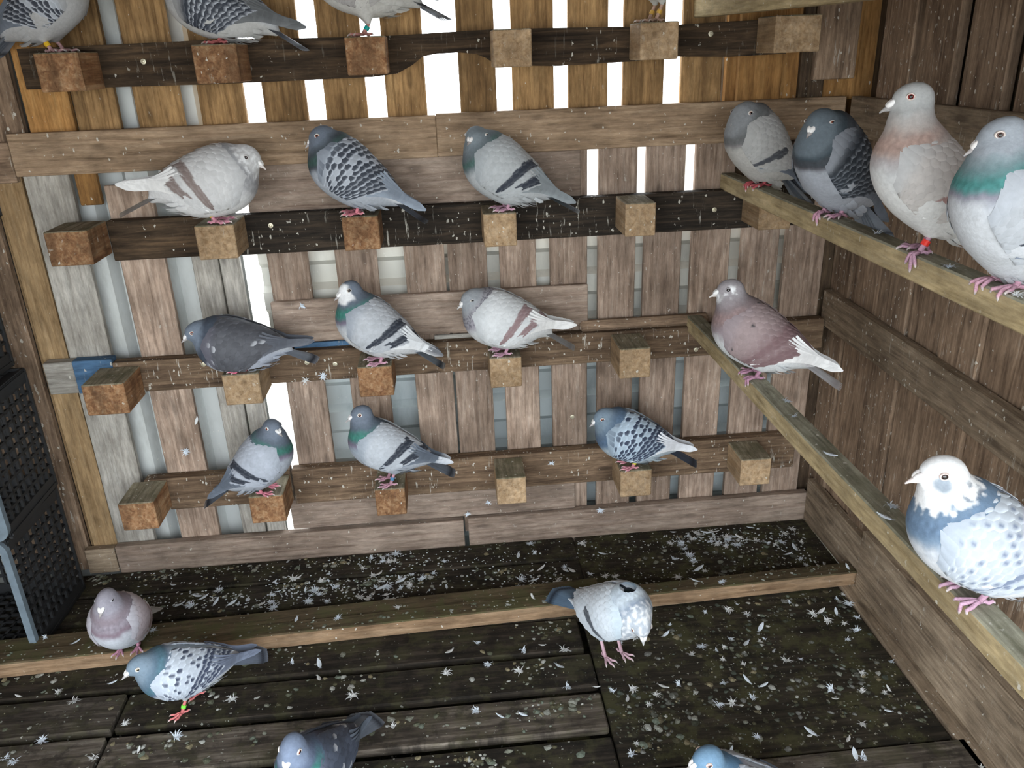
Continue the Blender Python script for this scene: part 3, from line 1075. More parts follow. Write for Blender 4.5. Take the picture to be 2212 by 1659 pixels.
            fl = c['flight'] * rs.uniform(.88, 1.12)
            cc = np.tile(fl, (len(u), 1))
            if c['tip'] is not None and k < 4:
                w = smoothstep(.82, .86, u)
                cc = cc * (1 - w)[:, None] + c['tip'] * w[:, None]
            ed = smoothstep(.2, 1.0, -v) * .35
            cc = cc * (1 - ed)[:, None] + np.minimum(fl * 1.8 + .05, .9) * ed[:, None]
            n0 = sum(len(x) for x in vs)
            vs.append(P3)
            cs.append(cc)
            for i in range(8):
                for j in range(2):
                    fs.append([n0 + i * 3 + j, n0 + i * 3 + j + 1, n0 + (i + 1) * 3 + j + 1, n0 + (i + 1) * 3 + j])
        mesh_obj('flight_feathers', np.concatenate(vs), fs, VANE, wing, np.clip(np.concatenate(cs), 0, 1), smooth=True)

    # ---- ragged down under the tail
    vs, fs, cs = [], [], []
    UD, VD = np.meshgrid(np.linspace(0, 1, 5), np.linspace(-1, 1, 3), indexing='ij')
    u, v = UD.ravel(), VD.ravel()
    for k in range(26):
        x0 = rs.uniform(-.105, -.030)
        th0 = math.radians(rs.uniform(-150, -30))
        w_ = np.array([0, math.cos(th0), math.sin(th0)])
        l_, h_ = 0.0, .12
        for _ in range(14):
            m_ = (l_ + h_) / 2
            if torso((B + RB @ (np.array([x0, 0, 0]) + w_ * m_))[None])[0] < 0:
                l_ = m_
            else:
                h_ = m_
        L = rs.uniform(.020, .034)
        wv = .0065 * np.where(u < .6, .6 + .6 * u, np.sqrt(np.clip(1 - ((u - .6) / .41) ** 2, 0, 1)))
        r0 = l_ - .002 + .0045 * u - .010 * u * u
        tng = np.array([0, -w_[2], w_[1]])
        P3 = np.array([x0, 0, 0]) + w_ * r0[:, None] + tng * (v * wv)[:, None]
        P3[:, 0] -= L * u
        P3 = P3 @ RB.T + B
        n0 = sum(len(z) for z in vs)
        vs.append(P3)
        cs.append(np.tile(c['belly'] * rs.uniform(.9, 1.06), (len(u), 1)))
        for i in range(4):
            for j in range(2):
                fs.append([n0 + i * 3 + j, n0 + i * 3 + j + 1, n0 + (i + 1) * 3 + j + 1, n0 + (i + 1) * 3 + j])
    mesh_obj('vent_feathers', np.concatenate(vs), fs, VANE, root, np.clip(np.concatenate(cs), 0, 1), smooth=True)

    # ---- tail fan
    vs, fs, cs = [], [], []
    nT = 11
    US, VS = np.meshgrid(np.linspace(0, 1, 9), np.linspace(-1, 1, 3), indexing='ij')
    u, v = US.ravel(), VS.ravel()
    dr_ = math.radians(droop)
    RT = RB @ rot_y(dr_ * -1.0) if False else RB @ rot_y(-dr_)
    tb = b(-.108, 0, .004)
    for k in sorted(range(nT), key=lambda z: -abs(z - nT // 2)):
        f = (k - nT // 2) / (nT // 2)
        an = math.radians(f * (14 + spread * 14) + tailyaw)
        L = .128 - .006 * abs(f)
        wv = .0120 * (.55 + .45 * u) * np.where(u < .9, 1, np.sqrt(np.clip(1 - ((u - .9) / .105) ** 2, .15, 1)))
        x = -L * u
        y = v * wv + f * .010
        xx = x * math.cos(an) + y * math.sin(an)
        yy_ = -x * -math.sin(an) * -1 * -1 + y * math.cos(an)
        yy_ = x * -math.sin(an) + y * math.cos(an)
        zz = -.0016 * abs(f) * 3 - .0012 * v * v + .0007 * abs(k - nT // 2) * -1
        P3 = np.stack([xx, yy_, np.broadcast_to(zz, xx.shape)], -1) @ RT.T + tb
        tc_ = c['tail'] * rs.uniform(.9, 1.1)
        cc = np.tile(tc_, (len(u), 1))
        w = smoothstep(.74, .80, u) * smoothstep(1.0, .97, u * .995)
        cc = cc * (1 - w)[:, None] + c['band'] * w[:, None]
        n0 = sum(len(z) for z in vs)
        vs.append(P3)
        cs.append(cc)
        for i in range(8):
            for j in range(2):
                fs.append([n0 + i * 3 + j, n0 + i * 3 + j + 1, n0 + (i + 1) * 3 + j + 1, n0 + (i + 1) * 3 + j])
    mesh_obj('tail', np.concatenate(vs), fs, VANE, root, np.clip(np.concatenate(cs), 0, 1), smooth=True)

    # ---- beak with the white cere at its root
    vs, fs, cs = [], [], []
    for jaw in (0, 1):
        L = (.0275, .0230)[jaw]
        n0 = len(vs)
        for i in range(7):
            u_ = i / 6
            x = .0235 + L * u_
            z = -.0035 - .0045 * jaw * (1 - u_ * .3) - (.0052 * u_ ** 2.6 if jaw == 0 else .001 * u_)
            w_ = (.0076 if jaw == 0 else .0062) * (1 - u_ ** 1.4 * .86)
            h_ = (.0058 if jaw == 0 else .0034) * (1 - u_ ** 1.6 * .80)
            for k in range(8):
                a = 2 * math.pi * k / 8
                vs.append(hd(x, w_ * math.cos(a), z + h_ * math.sin(a)))
                cs.append(c['beak'] * (.9 + .25 * u_))
        for i in range(6):
            for k in range(8):
                fs.append([n0 + i * 8 + k, n0 + (i + 1) * 8 + k, n0 + (i + 1) * 8 + (k + 1) % 8, n0 + i * 8 + (k + 1) % 8])
        fs.append([n0 + 48 + k for k in range(8)])
    beak = mesh_obj('beak', vs, fs, HORN, root, np.array(cs), smooth=True)
    vs, fs = [], []
    for s_ in (1, -1):
        n0 = len(vs)
        for i in range(6):
            a = math.pi * i / 5
            for k in range(8):
                th = 2 * math.pi * k / 8
                rr = math.sin(a)
                v_ = np.array([-.0092 * math.cos(a), .0052 * rr * math.cos(th), .0050 * rr * math.sin(th)])
                v_ = rot_y(.42) @ v_
                vs.append(hd(.0330 + v_[0], s_ * .0038 + v_[1] + s_ * .22 * (-v_[0]), .0010 + v_[2]))
        for i in range(5):
            for k in range(8):
                fs.append([n0 + i * 8 + k, n0 + i * 8 + (k + 1) % 8, n0 + (i + 1) * 8 + (k + 1) % 8, n0 + (i + 1) * 8 + k])
    mesh_obj('cere', vs, fs, HORN, beak, np.tile(c['cere'], (len(vs), 1)), smooth=True)

    # ---- eyes
    for s_ in (1, -1):
        ec = hd(.0085, s_ * .0178, .0052)
        nrm = RH @ np.array([.16, s_ * .98, .06])
        nrm /= np.linalg.norm(nrm)
        a1 = np.cross(nrm, np.array([0, 0, 1.0]))
        a1 /= np.linalg.norm(a1)
        a2 = np.cross(nrm, a1)
        # make sure the eye sits on the skin
        hi_, lo_ = .02, -.02
        for _ in range(16):
            m_ = (hi_ + lo_) / 2
            if full((ec + nrm * m_)[None])[0] > 0:
                hi_ = m_
            else:
                lo_ = m_
        ec = ec + nrm * lo_
        sq = .42 if shut else 1.0
        vs, fs, cs = [], [], []
        R_ = .0050
        for i in range(7):
            a = math.pi / 2 * i / 6
            for k in range(12):
                th = 2 * math.pi * k / 12
                vs.append(ec + nrm * (R_ * .72 * math.cos(a) - .0012) + R_ * .92 * math.sin(a) * (a1 * math.cos(th) + a2 * math.sin(th) * sq))
                cs.append(lin(.006, .005, .005) if i <= 2 else c['eye'] * (1 if i < 5 else .5))
        for i in range(6):
            for k in range(12):
                fs.append([i * 12 + k, i * 12 + (k + 1) % 12, (i + 1) * 12 + (k + 1) % 12, (i + 1) * 12 + k])
        eye = mesh_obj('eye', vs, fs, EYE, root, np.array(cs), smooth=True)
        vs, fs = [], []
        for r_, h_ in ((.0041, .0008), (.0050, .0016), (.0059, .0009), (.0064, -.0014)):
            for k in range(14):
                th = 2 * math.pi * k / 14
                sx = 1.12 if math.cos(th) * s_ > 0 else 1.0
                vs.append(ec + nrm * h_ + r_ * (a1 * math.cos(th) * sx + a2 * math.sin(th) * (.92 if not shut else .55)))
        for i in range(3):
            for k in range(14):
                fs.append([i * 14 + k, i * 14 + (k + 1) % 14, (i + 1) * 14 + (k + 1) % 14, (i + 1) * 14 + k])
        mesh_obj('eye_ring', vs, fs, SKIN, eye, np.tile(c['ering'], (len(vs), 1)), smooth=True)

    # ---- legs and feet
    for i, s_ in enumerate((1, -1)):
        ft = feet[i]
        vs, fs, cs = [], [], []

        def add(pts_, rad_, colr, claw=False):
            v_, f_, rg = tube(pts_, rad_)
            n0 = len(vs)
            vs.extend(v_)
            fs.extend([[n0 + z for z in q_] for q_ in f_])
            for z in rg:
                cs.append(lin(.55, .50, .48) if claw and z >= len(pts_) - 2 else colr * rs.uniform(.88, 1.12))
        add([ank[i] + np.array([-.002, 0, .012]), ank[i], ft + np.array([0, 0, .0065])], [.0044, .0042, .0046], c['foot'])
        for ang, L in ((0, .040), (28, .033), (-30, .033), (172, .021)):
            a = math.radians(ang + s_ * 6)
            d_ = np.array([math.cos(a), math.sin(a), 0])
            pts_ = []
            for u_ in (0, .3, .55, .8, .93, 1.0):
                qx = d_ * L * u_
                z = .0052 - .0012 * u_ + .0016 * math.sin(u_ * 9)
                if u_ >= .93:
                    z = .0040 if u_ < 1 else .0012
                if grip:
                    hr = math.radians(heading)
                    lp = ft + qx
                    dx = scale * (math.cos(hr) * lp[0] - math.sin(hr) * lp[1]) + loc[0] - grip[1]
                    if abs(dx) > grip[0]:
                        ex = abs(dx) - grip[0]
                        back = np.sign(dx) * (grip[0] + .0050 - abs(dx)) / scale
                        qx = qx + np.array([math.cos(hr) * back, -math.sin(hr) * back, 0])
                        z = .0030 - ex * .95
                pts_.append(np.array([ft[0] + qx[0], ft[1] + qx[1], z]))
            add(pts_, [.0038, .0030, .0033, .0027, .0018, .0005], c['foot'], True)
        leg = mesh_obj('foot', vs, fs, SKIN, root, np.array(cs), smooth=True)
        if ring is not None and (s_ == ring_side or ring_side == 0):
            m0, m1 = ft + np.array([0, 0, .0065]), ank[i]
            d_ = (m1 - m0) / np.linalg.norm(m1 - m0)
            c0 = m0 + (m1 - m0) * .36
            pts_ = [c0, c0, c0 + d_ * .009, c0 + d_ * .009]
            v_, f_, _r = tube([c0 - d_ * .0002, c0, c0 + d_ * .009, c0 + d_ * .0092], [.0046, .0064, .0064, .0046], 12)
            mesh_obj('leg_ring', v_, f_, RING, leg, np.tile(lin(*ring), (len(v_), 1)))
    root.scale = (scale, scale, scale)
    return root


def at_block(px, py, z):
    q_ = on_wall(px, py, -.136)
    return np.array([q_[0], q_[1], z])


MEALY = dict(wing=lin(.60, .61, .63), bar=lin(.27, .195, .185), back=lin(.56, .58, .60), breast=lin(.60, .62, .64), belly=lin(.74, .75, .76),
             flight=lin(.80, .81, .81), tail=lin(.60, .62, .64), band=lin(.42, .43, .45), rump=lin(.68, .69, .7))
TEAL, YELLOW, BLUE, RED, ORANGE, LIME = (0, .33, .30), (.75, .47, .03), (.09, .22, .38), (.75, .04, .03), (.80, .22, .02), (.22, .80, .08)

# --- top row
q = on_wall(122, 100, -.105)
pigeon('chequered pigeon with yellow ring, head outside picture, top left corner', (q[0], q[1], 1.4865), 346, pitch=30, hip=.110, neck=.05,
       colors=dict(pattern='check', density=.95, breast=lin(.36, .37, .38), belly=lin(.44, .45, .46), low=lin(.13, .12, .14), foot=lin(.60, .36, .38)),
       droop=0, ring=YELLOW, ring_side=-1, seed=2)
q = on_wall(476, 92, -.105)
pigeon('dark-barred pigeon with red feet on second block of top row', (q[0], q[1], 1.4915), 186, pitch=22, hip=.088, neck=.03, puff=1.08,
       colors=dict(pattern='darkcheck', density=.9, breast=lin(.44, .45, .46), belly=lin(.52, .53, .53), flight=lin(.12, .13, .14), foot=lin(.62, .18, .18)), seed=3)
q = on_wall(786, 72, -.105)
pigeon('pale-bellied pigeon with green leg ring, top row, tail before bright gap', (q[0], q[1], 1.4965), 188, pitch=16, hip=.118, neck=.05,
       colors=dict(pattern='bar', wing=lin(.40, .39, .39), breast=lin(.48, .48, .47), belly=lin(.56, .56, .54), flight=lin(.20, .20, .21), foot=lin(.55, .25, .22)),
       ring=TEAL, seed=4)
q = on_wall(1410, 43, -.105)
pigeon('pale grey pigeon of which only belly and legs show, top edge', (q[0], q[1], 1.5045), 190, pitch=6, hip=.124, leg=.038, droop=-6, neck=.05,
       colors=dict(breast=lin(.48, .49, .48), belly=lin(.54, .55, .53), foot=lin(.5, .33, .25)), ring=(.62, .38, .08), ring_side=0, seed=5)

# --- second row
q = at_block(468, 462, 1.080)
pigeon('whitish pigeon with brown wing bars and yellow ring, facing right', q, 0, pitch=10, hip=.100, leg=.036, neck=.034, nelev=28, hyaw=-14, hpitch=-28, puff=1.22, scale=1.06,
       droop=14, tipup=.03, colors=dict(MEALY, bar=lin(.235, .19, .18), wing=lin(.60, .61, .62), back=lin(.58, .59, .60), belly=lin(.72, .73, .74), head=lin(.62, .63, .64), neck=lin(.33, .34, .36), irid=lin(.42, .43, .45), low=lin(.55, .56, .58), face='grizzle', foot=lin(.62, .28, .36),
                             beak=lin(.62, .58, .56), ering=lin(.6, .6, .6), eye=lin(.05, .03, .03)), ring=(.62, .38, .02), ring_side=-1, seed=6)
q = at_block(768, 455, 1.083)
pigeon('densely chequered blue pigeon hunched on rust-stained block, second row', q, 189, pitch=38, hip=.110, leg=.036, neck=.036, nelev=55, hyaw=-4, hpitch=-22, puff=1.15,
       droop=0, colors=dict(pattern='check', density=1.0, lim=.80, bar=lin(.045, .055, .075), wing=lin(.38, .42, .48), irid=lin(.05, .10, .09), neck=lin(.06, .075, .09), low=lin(.06, .07, .085),
                            flight=lin(.24, .285, .35), tail=lin(.24, .28, .34), breast=lin(.25, .29, .35), rump=WHITE), seed=7)
q = at_block(1092, 450, 1.074)
pigeon('light grey pigeon with two black bars and teal ring dozing, second row', q, 188, pitch=34, hip=.106, leg=.038, neck=.038, nelev=48, hyaw=54, hpitch=-10, puff=1.17,
       droop=-4, colors=dict(wing=lin(.44, .47, .49), back=lin(.44, .47, .49), breast=lin(.38, .42, .45), belly=lin(.48, .51, .53), irid=lin(.08, .15, .14), neck=lin(.13, .16, .18),
                            low=lin(.20, .24, .26), head=lin(.20, .24, .27), flight=lin(.24, .27, .29), tail=lin(.20, .24, .27), foot=lin(.55, .32, .42)),
       ring=TEAL, ring_side=1, seed=8, shut=True)

# --- third row
q = at_block(520, 792, .683)
pigeon('dark slate pigeon with white flecks crouching low on its block', q, 192, pitch=13, hip=.080, neck=.040, nelev=18, hyaw=4, hpitch=-24, puff=1.22, scale=.96,
       droop=12, tipup=.022, colors=dict(pattern='solid', density=.10, wing=lin(.10, .105, .122), back=lin(.085, .10, .13), breast=lin(.15, .15, .19), belly=lin(.42, .46, .54), neck=lin(.06, .075, .105),
                            irid=lin(.07, .09, .12), low=lin(.10, .10, .13), head=lin(.19, .235, .30), flight=lin(.11, .12, .145), tail=lin(.36, .41, .48),
                            foot=lin(.75, .18, .28)), seed=9)
q = at_block(818, 776, .678)
pigeon('pigeon with white face and throat, green neck and white flights', q, 193, pitch=38, hip=.110, leg=.038, neck=.050, nelev=72, hyaw=14, hpitch=-16, puff=1.12,
       droop=0, colors=dict(face='mask', wing=lin(.46, .49, .53), back=lin(.42, .46, .51), flight=lin(.74, .77, .80), tip=lin(.16, .17, .19), tail=lin(.30, .36, .42), belly=lin(.62, .64, .66),
                             foot=lin(.58, .33, .42), eye=lin(.03, .02, .02)), seed=10)
q = at_block(1088, 757, .682)
pigeon('silvery pigeon with reddish wing patch and pale flights, fluffed up', q, 188, pitch=20, hip=.104, leg=.036, neck=.030, nelev=40, hyaw=10, hpitch=-18, puff=1.20,
       droop=14, tipup=.026, colors=dict(MEALY, wing=lin(.66, .69, .71), bar=lin(.30, .21, .22), head=lin(.34, .37, .40), neck=lin(.36, .36, .39), irid=lin(.34, .33, .37), low=lin(.35, .33, .38),
                             mottle=lin(.14, .14, .17), breast=lin(.52, .55, .57), belly=lin(.66, .68, .69), foot=lin(.55, .32, .42), beak=lin(.55, .55, .55), eye=lin(.02, .02, .02)), seed=11, shut=True)

# --- lowest row
q = at_block(570, 1049, .305)
pigeon('blue-grey black-barred pigeon with teal ring facing right, lowest row', q, 350, pitch=42, hip=.106, leg=.036, neck=.046, nelev=66, hyaw=-40, hpitch=-6, puff=1.08,
       droop=-8, colors=dict(wing=lin(.42, .46, .53), back=lin(.40, .44, .50), breast=lin(.36, .40, .46), irid=lin(.05, .17, .14), foot=lin(.70, .25, .32), ering=lin(.8, .8, .8)),
       ring=(0, .45, .38), ring_side=-1, seed=12)
q = at_block(842, 1046, .303)
pigeon('upright grey pigeon with black bars, green neck and blue ring', q, 192, pitch=31, hip=.126, leg=.042, neck=.056, nelev=80, hyaw=4, hpitch=-12, puff=1.07,
       droop=2, colors=dict(wing=lin(.48, .52, .57), back=lin(.48, .51, .56), tip=lin(.62, .65, .7), foot=lin(.58, .32, .40), breast=lin(.30, .35, .41)),
       ring=BLUE, ring_side=1, seed=13)
q = at_block(1362, 991, .300)
pigeon('blue chequered pigeon with white flights and yellow ring, lowest row', q, 183, pitch=24, hip=.104, leg=.036, neck=.036, nelev=35, hyaw=2, hpitch=-24, puff=1.15,
       droop=8, colors=dict(pattern='check', density=.85, wing=lin(.40, .50, .60), bar=lin(.04, .055, .095), flight=lin(.80, .83, .88), tail=lin(.10, .13, .19), head=lin(.20, .27, .34), neck=lin(.10, .15, .22),
                             irid=lin(.10, .16, .25), low=lin(.13, .20, .29), breast=lin(.28, .36, .44), belly=lin(.44, .52, .58), foot=lin(.70, .30, .36)),
       ring=(.70, .62, .02), ring_side=1, seed=14)

# --- on the perch beams
pigeon('mauve-brown pigeon with white tail and belly, orange ring, on lower perch', (.700, -.505, .720), 168, pitch=30, hip=.106, leg=.03, neck=.056, nelev=70, hyaw=2, hpitch=-12,
       puff=1.10, droop=4, grip=(.022, .7005), scale=1.02,
       colors=dict(pattern='brown', wing=lin(.33, .26, .265), bar=lin(.20, .125, .135), back=lin(.29, .26, .28), breast=lin(.33, .285, .31), low=lin(.285, .235, .255), irid=lin(.29, .21, .21), neck=lin(.24, .20, .21),
                   head=lin(.33, .31, .33), belly=lin(.70, .73, .75), flight=lin(.82, .83, .84), tail=lin(.80, .80, .82), band=lin(.62, .6, .62), rump=lin(.5, .48, .5), face='fleck',
                   foot=lin(.50, .27, .38), eye=lin(.02, .015, .015), ering=lin(.4, .38, .4), beak=lin(.6, .57, .55)),
       ring=ORANGE, ring_side=-1, seed=15)
pigeon('plain pale grey pigeon with dark collar, farthest on upper perch', (.779, -.235, 1.120), 192, pitch=46, hip=.102, leg=.03, neck=.028, nelev=38, hyaw=8, hpitch=-24, puff=1.10,
       droop=0, grip=(.0205, .7785), scale=.98, colors=dict(pattern='none', wing=lin(.44, .45, .45), back=lin(.44, .45, .45), breast=lin(.42, .43, .43), belly=lin(.48, .48, .46), neck=lin(.15, .16, .165), irid=lin(.15, .155, .16),
                                         low=lin(.24, .235, .24), head=lin(.26, .28, .30), foot=lin(.50, .10, .12)), seed=16)
pigeon('dark slate chequered pigeon hunched, second along upper perch', (.779, -.640, 1.120), 204, pitch=46, hip=.106, leg=.034, neck=.036, nelev=34, hyaw=12, hpitch=-20, puff=1.08,
       droop=0, grip=(.0205, .7785), colors=dict(pattern='darkcheck', density=1.0, wing=lin(.16, .185, .22), bar=lin(.025, .032, .043), back=lin(.05, .065, .085), breast=lin(.30, .33, .38), belly=lin(.36, .39, .44),
                                        neck=lin(.045, .065, .08), irid=lin(.055, .06, .07), low=lin(.065, .065, .075), head=lin(.13, .165, .195), foot=lin(.55, .30, .40)), seed=17, shut=True)
pigeon('tall pale pigeon with pinkish neck and red leg ring on upper perch', (.780, -.965, 1.120), 176, pitch=42, hip=.116, leg=.032, neck=.066, nelev=80, hyaw=-12, hpitch=-14, puff=.98,
       droop=4, grip=(.0205, .7785), scale=1.02, stride=.012,
       colors=dict(MEALY, wing=lin(.50, .48, .47), bar=lin(.32, .20, .19), head=lin(.42, .435, .44), neck=lin(.42, .38, .36), irid=lin(.40, .29, .255), low=lin(.40, .37, .38), breast=lin(.50, .52, .54),
                   belly=lin(.64, .65, .65), foot=lin(.50, .30, .40), beak=lin(.32, .31, .31), ering=lin(.66, .58, .54), eye=lin(.25, .03, .03)), ring=RED, ring_side=1, seed=18)
pigeon('blue pigeon with shimmering green neck at right edge of picture', (.779, -1.180, 1.120), 186, pitch=48, hip=.105, neck=.046, nelev=70, hyaw=-26, hpitch=-22, puff=1.06,
       droop=4, grip=(.0205, .7785), colors=dict(head=lin(.34, .38, .43), neck=lin(.16, .25, .27), irid=lin(.07, .235, .23), low=lin(.25, .25, .31), breast=lin(.44, .48, .54), belly=lin(.56, .59, .63), wing=lin(.42, .45, .49),
                                        foot=lin(.58, .33, .42), eye=lin(.22, .15, .14), ering=lin(.66, .6, .56), cere=lin(.85, .84, .83)), step=.0036, seed=19)
pigeon('big white-headed pigeon with blue breast, nearest on lower perch', (.703, -1.345, .720), 173, pitch=31, hip=.100, leg=.03, neck=.054, nelev=62, hyaw=2, hpitch=-8, puff=1.08,
       droop=4, grip=(.022, .7005), step=.0034,
       colors=dict(pattern='fleck', density=.4, face='white', wing=lin(.44, .49, .55), bar=lin(.17, .21, .30), back=lin(.40, .45, .52), breast=lin(.40, .46, .54), belly=lin(.66, .69, .73), neck=lin(.14, .21, .30),
                   irid=lin(.13, .20, .30), low=lin(.17, .25, .35), head=WHITE, foot=lin(.58, .36, .48), eye=lin(.03, .015, .015), ering=lin(.75, .62, .58), beak=lin(.66, .58, .56), cere=lin(.80, .77, .77)), seed=20)

# --- on the floor
q = on_level(1325, 1418, 0)
pigeon('white-headed grizzled pigeon bending its head to preen on the floor', (q[0], q[1], 0), 300, pitch=30, hip=.146, leg=.046, neck=.060, nelev=-28, nyaw=-8, hyaw=-22, hpitch=-58, puff=1.0,
       droop=-24, scale=1.05, tailyaw=-8, wing_lift=0.45, stride=.006,
       colors=dict(pattern='none', wing=lin(.60, .66, .72), back=lin(.56, .62, .70), breast=lin(.50, .60, .67), belly=lin(.52, .63, .70), flight=lin(.66, .70, .74), tail=lin(.16, .25, .36), band=lin(.02, .03, .05),
                   face='grizzle', head=lin(.45, .5, .56), neck=lin(.25, .31, .40), irid=lin(.5, .57, .63), low=lin(.52, .6, .68), foot=lin(.60, .40, .46), beak=lin(.5, .5, .5)), seed=21)
q = on_level(281, 1402, .046)
pigeon('mauve pigeon facing forward on the floor beam beside the crates', (q[0], q[1], .046), 276, pitch=38, hip=.102, leg=.03, neck=.050, nelev=68, hyaw=-12, hpitch=-18, puff=1.06,
       droop=-14, colors=dict(MEALY, wing=lin(.48, .42, .45), head=lin(.31, .30, .35), neck=lin(.24, .20, .23), irid=lin(.27, .24, .28), low=lin(.23, .17, .21), breast=lin(.50, .51, .57), belly=lin(.58, .62, .68), back=lin(.3, .25, .28),
                             foot=lin(.55, .28, .38), eye=lin(.03, .02, .03), ering=lin(.4, .4, .44)), seed=22, shut=True)
q = on_level(412, 1522, 0)
pigeon('speckled pigeon with lime green ring walking on the floor planks', (q[0], q[1], 0), 214, pitch=20, hip=.126, leg=.040, neck=.044, nelev=30, hyaw=2, hpitch=-14, puff=1.08, scale=.92,
       droop=-5, stride=.028, colors=dict(pattern='check', density=.5, lim=.30, wing=lin(.50, .56, .64), bar=lin(.05, .065, .11), back=lin(.32, .40, .48), head=lin(.19, .26, .33), neck=lin(.10, .16, .22), irid=lin(.08, .17, .22), low=lin(.10, .14, .22),
                                         breast=lin(.44, .50, .58), belly=lin(.60, .64, .68), flight=lin(.17, .20, .27), tail=lin(.22, .26, .33), foot=lin(.72, .22, .22), eye=lin(.45, .36, .2)),
       ring=LIME, ring_side=1, seed=23)
q = on_level(655, 1625, .19)
pigeon('dark pigeon facing forward at bottom edge of the picture', (q[0] + .01, q[1] + .055, 0), 246, pitch=26, hip=.114, neck=.056, nelev=72, hyaw=8, hpitch=-26, puff=1.0, droop=-10,
       colors=dict(pattern='solid', density=.08, wing=lin(.07, .085, .12), back=lin(.03, .035, .045), head=lin(.19, .24, .34), neck=lin(.10, .13, .20), breast=lin(.15, .17, .24), irid=lin(.045, .18, .16), low=lin(.12, .12, .19)), seed=24)
q = on_level(1555, 1640, .19)
pigeon('blue-headed pigeon with white cere facing left, bottom edge', (q[0] + .035, q[1], 0), 192, pitch=28, hip=.116, neck=.050, nelev=72, hyaw=0, hpitch=-10, droop=-12,
       colors=dict(head=lin(.15, .26, .38), neck=lin(.10, .19, .30), irid=lin(.08, .20, .29), eye=lin(.35, .2, .16), ering=lin(.72, .6, .55)), seed=25)


# ================================================================== loose feathers and droppings
def down_mesh(i):
    r = np.random.RandomState(100 + i)
    vs, fs, cs = [], [], []
    L = .016 + .008 * r.rand()
    n = 46
    if i < 6:       # downy tuft: soft barbs bursting from a short shaft
        for k in range(n):
            a = r.uniform(-2.2, 2.2) if i % 2 else r.uniform(-math.pi, math.pi)
            l = L * (.22 + .72 * r.rand() ** 1.6)
            b0 = np.array([r.uniform(-.25, .35) * L, r.uniform(-.12, .12) * L, .0012])
            d = np.array([math.cos(a), math.sin(a), r.uniform(.0, .7)])
            s = np.array([-d[1], d[0], 0]) * L * .036
            bend = np.array([0, 0, -.18 * l])
            n0 = len(vs)
            m = b0 + d * l * .55
            e = b0 + d * l + bend + np.array([-d[1], d[0], 0]) * l * r.uniform(-.35, .35)
            vs += [b0 - s, b0 + s, m + s * 1.5, m - s * 1.5, e]
            fs += [[n0, n0 + 1, n0 + 2, n0 + 3], [n0 + 3, n0 + 2, n0 + 4]]
    else:           # small vaned feather with curled tip
        for j in range(7):
            u = j / 6
            w = .30 * L * math.sin(math.pi * (u * .85 + .12)) ** .7
            z = .002 + .006 * u * u
            vs += [np.array([L * 1.6 * (u - .5), -w, z]), np.array([L * 1.6 * (u - .5), 0, z + .0012]), np.array([L * 1.6 * (u - .5), w, z])]
        for j in range(6):
            for k in range(2):
                fs.append([3 * j + k, 3 * j + k + 1, 3 * j + k + 4, 3 * j + k + 3])
        for k in range(6):
            n0 = len(vs)
            a = r.uniform(-.7, .7) + math.pi
            b0 = np.array([-L * .75, 0, .002])
            d = np.array([math.cos(a), math.sin(a), .1])
            s = np.array([-d[1], d[0], 0]) * .0006
            vs += [b0 - s, b0 + s, b0 + d * L * .5]
            fs.append([n0, n0 + 1, n0 + 2])
    base = np.array([.68, .75, .82]) if i % 3 else np.array([.70, .72, .72])
    me = bpy.data.meshes.new('feather')
    me.from_pydata([tuple(v) for v in vs], [], fs)
    at = me.color_attributes.new('Col', 'FLOAT_COLOR', 'POINT')
    c = np.ones((len(vs), 4), dtype=np.float32)
    c[:, :3] = base
    at.data.foreach_set('color', c.ravel())
    me.materials.append(DOWN)
    return me


DM = [down_mesh(i) for i in range(9)]


def feather(loc, label, group, s=1.0, tilt=None):
    o = bpy.data.objects.new('feather', DM[random.randrange(9)])
    o.location = loc
    o.rotation_euler = tilt if tilt else (random.uniform(-.15, .15), random.uniform(-.15, .15), random.uniform(0, 6.28))
    o.scale = (s, s, s)
    COL.objects.link(o)
    return tag(o, label, 'feather', group)


def floor_z(x, y):
    if x < .29 or y < -.945:
        return .002
    return -.004


beam_y = lambda x: -.468 + (x + 1.70) * .100 / 2.798
drifts = [(random.uniform(-1.0, 1.05), random.uniform(-.32, -.05)) for _ in range(26)]
drifts = [d for d in drifts if random.random() < .25 + .75 * smoothstep(-1.1, .3, d[0])]
cnt = 0
while cnt < 150:       # drift of down between the wall and the floor beam
    if random.random() < .6:
        d = random.choice(drifts)
        x, y = random.gauss(d[0], .045), random.gauss(d[1], .025)
    else:
        x, y = random.uniform(-1.08, 1.07), random.uniform(-.33, -.045)
        if random.random() > .2 + .8 * smoothstep(-1.1, .4, x):
            continue
    if not (-1.08 < x < 1.07 and -.335 < y < -.045):
        continue
    cnt += 1
    feather((x, y, floor_z(x, y) + (.003 if x > .3 else 0)), 'white downy feather in the drift between back wall and floor beam', 'down behind the floor beam', random.uniform(.6, 1.25))
cnt = 0
while cnt < 85:        # on the dark panel
    x, y = random.uniform(.31, 1.07), random.uniform(-1.07, -.42)
    if y > beam_y(x) - .035 or abs(y + .945) < .015:
        continue
    cnt += 1
    feather((x, y, floor_z(x, y)), 'white feather on the dark floor panel at right', 'feathers on the right floor panel', random.uniform(.55, 1.15))
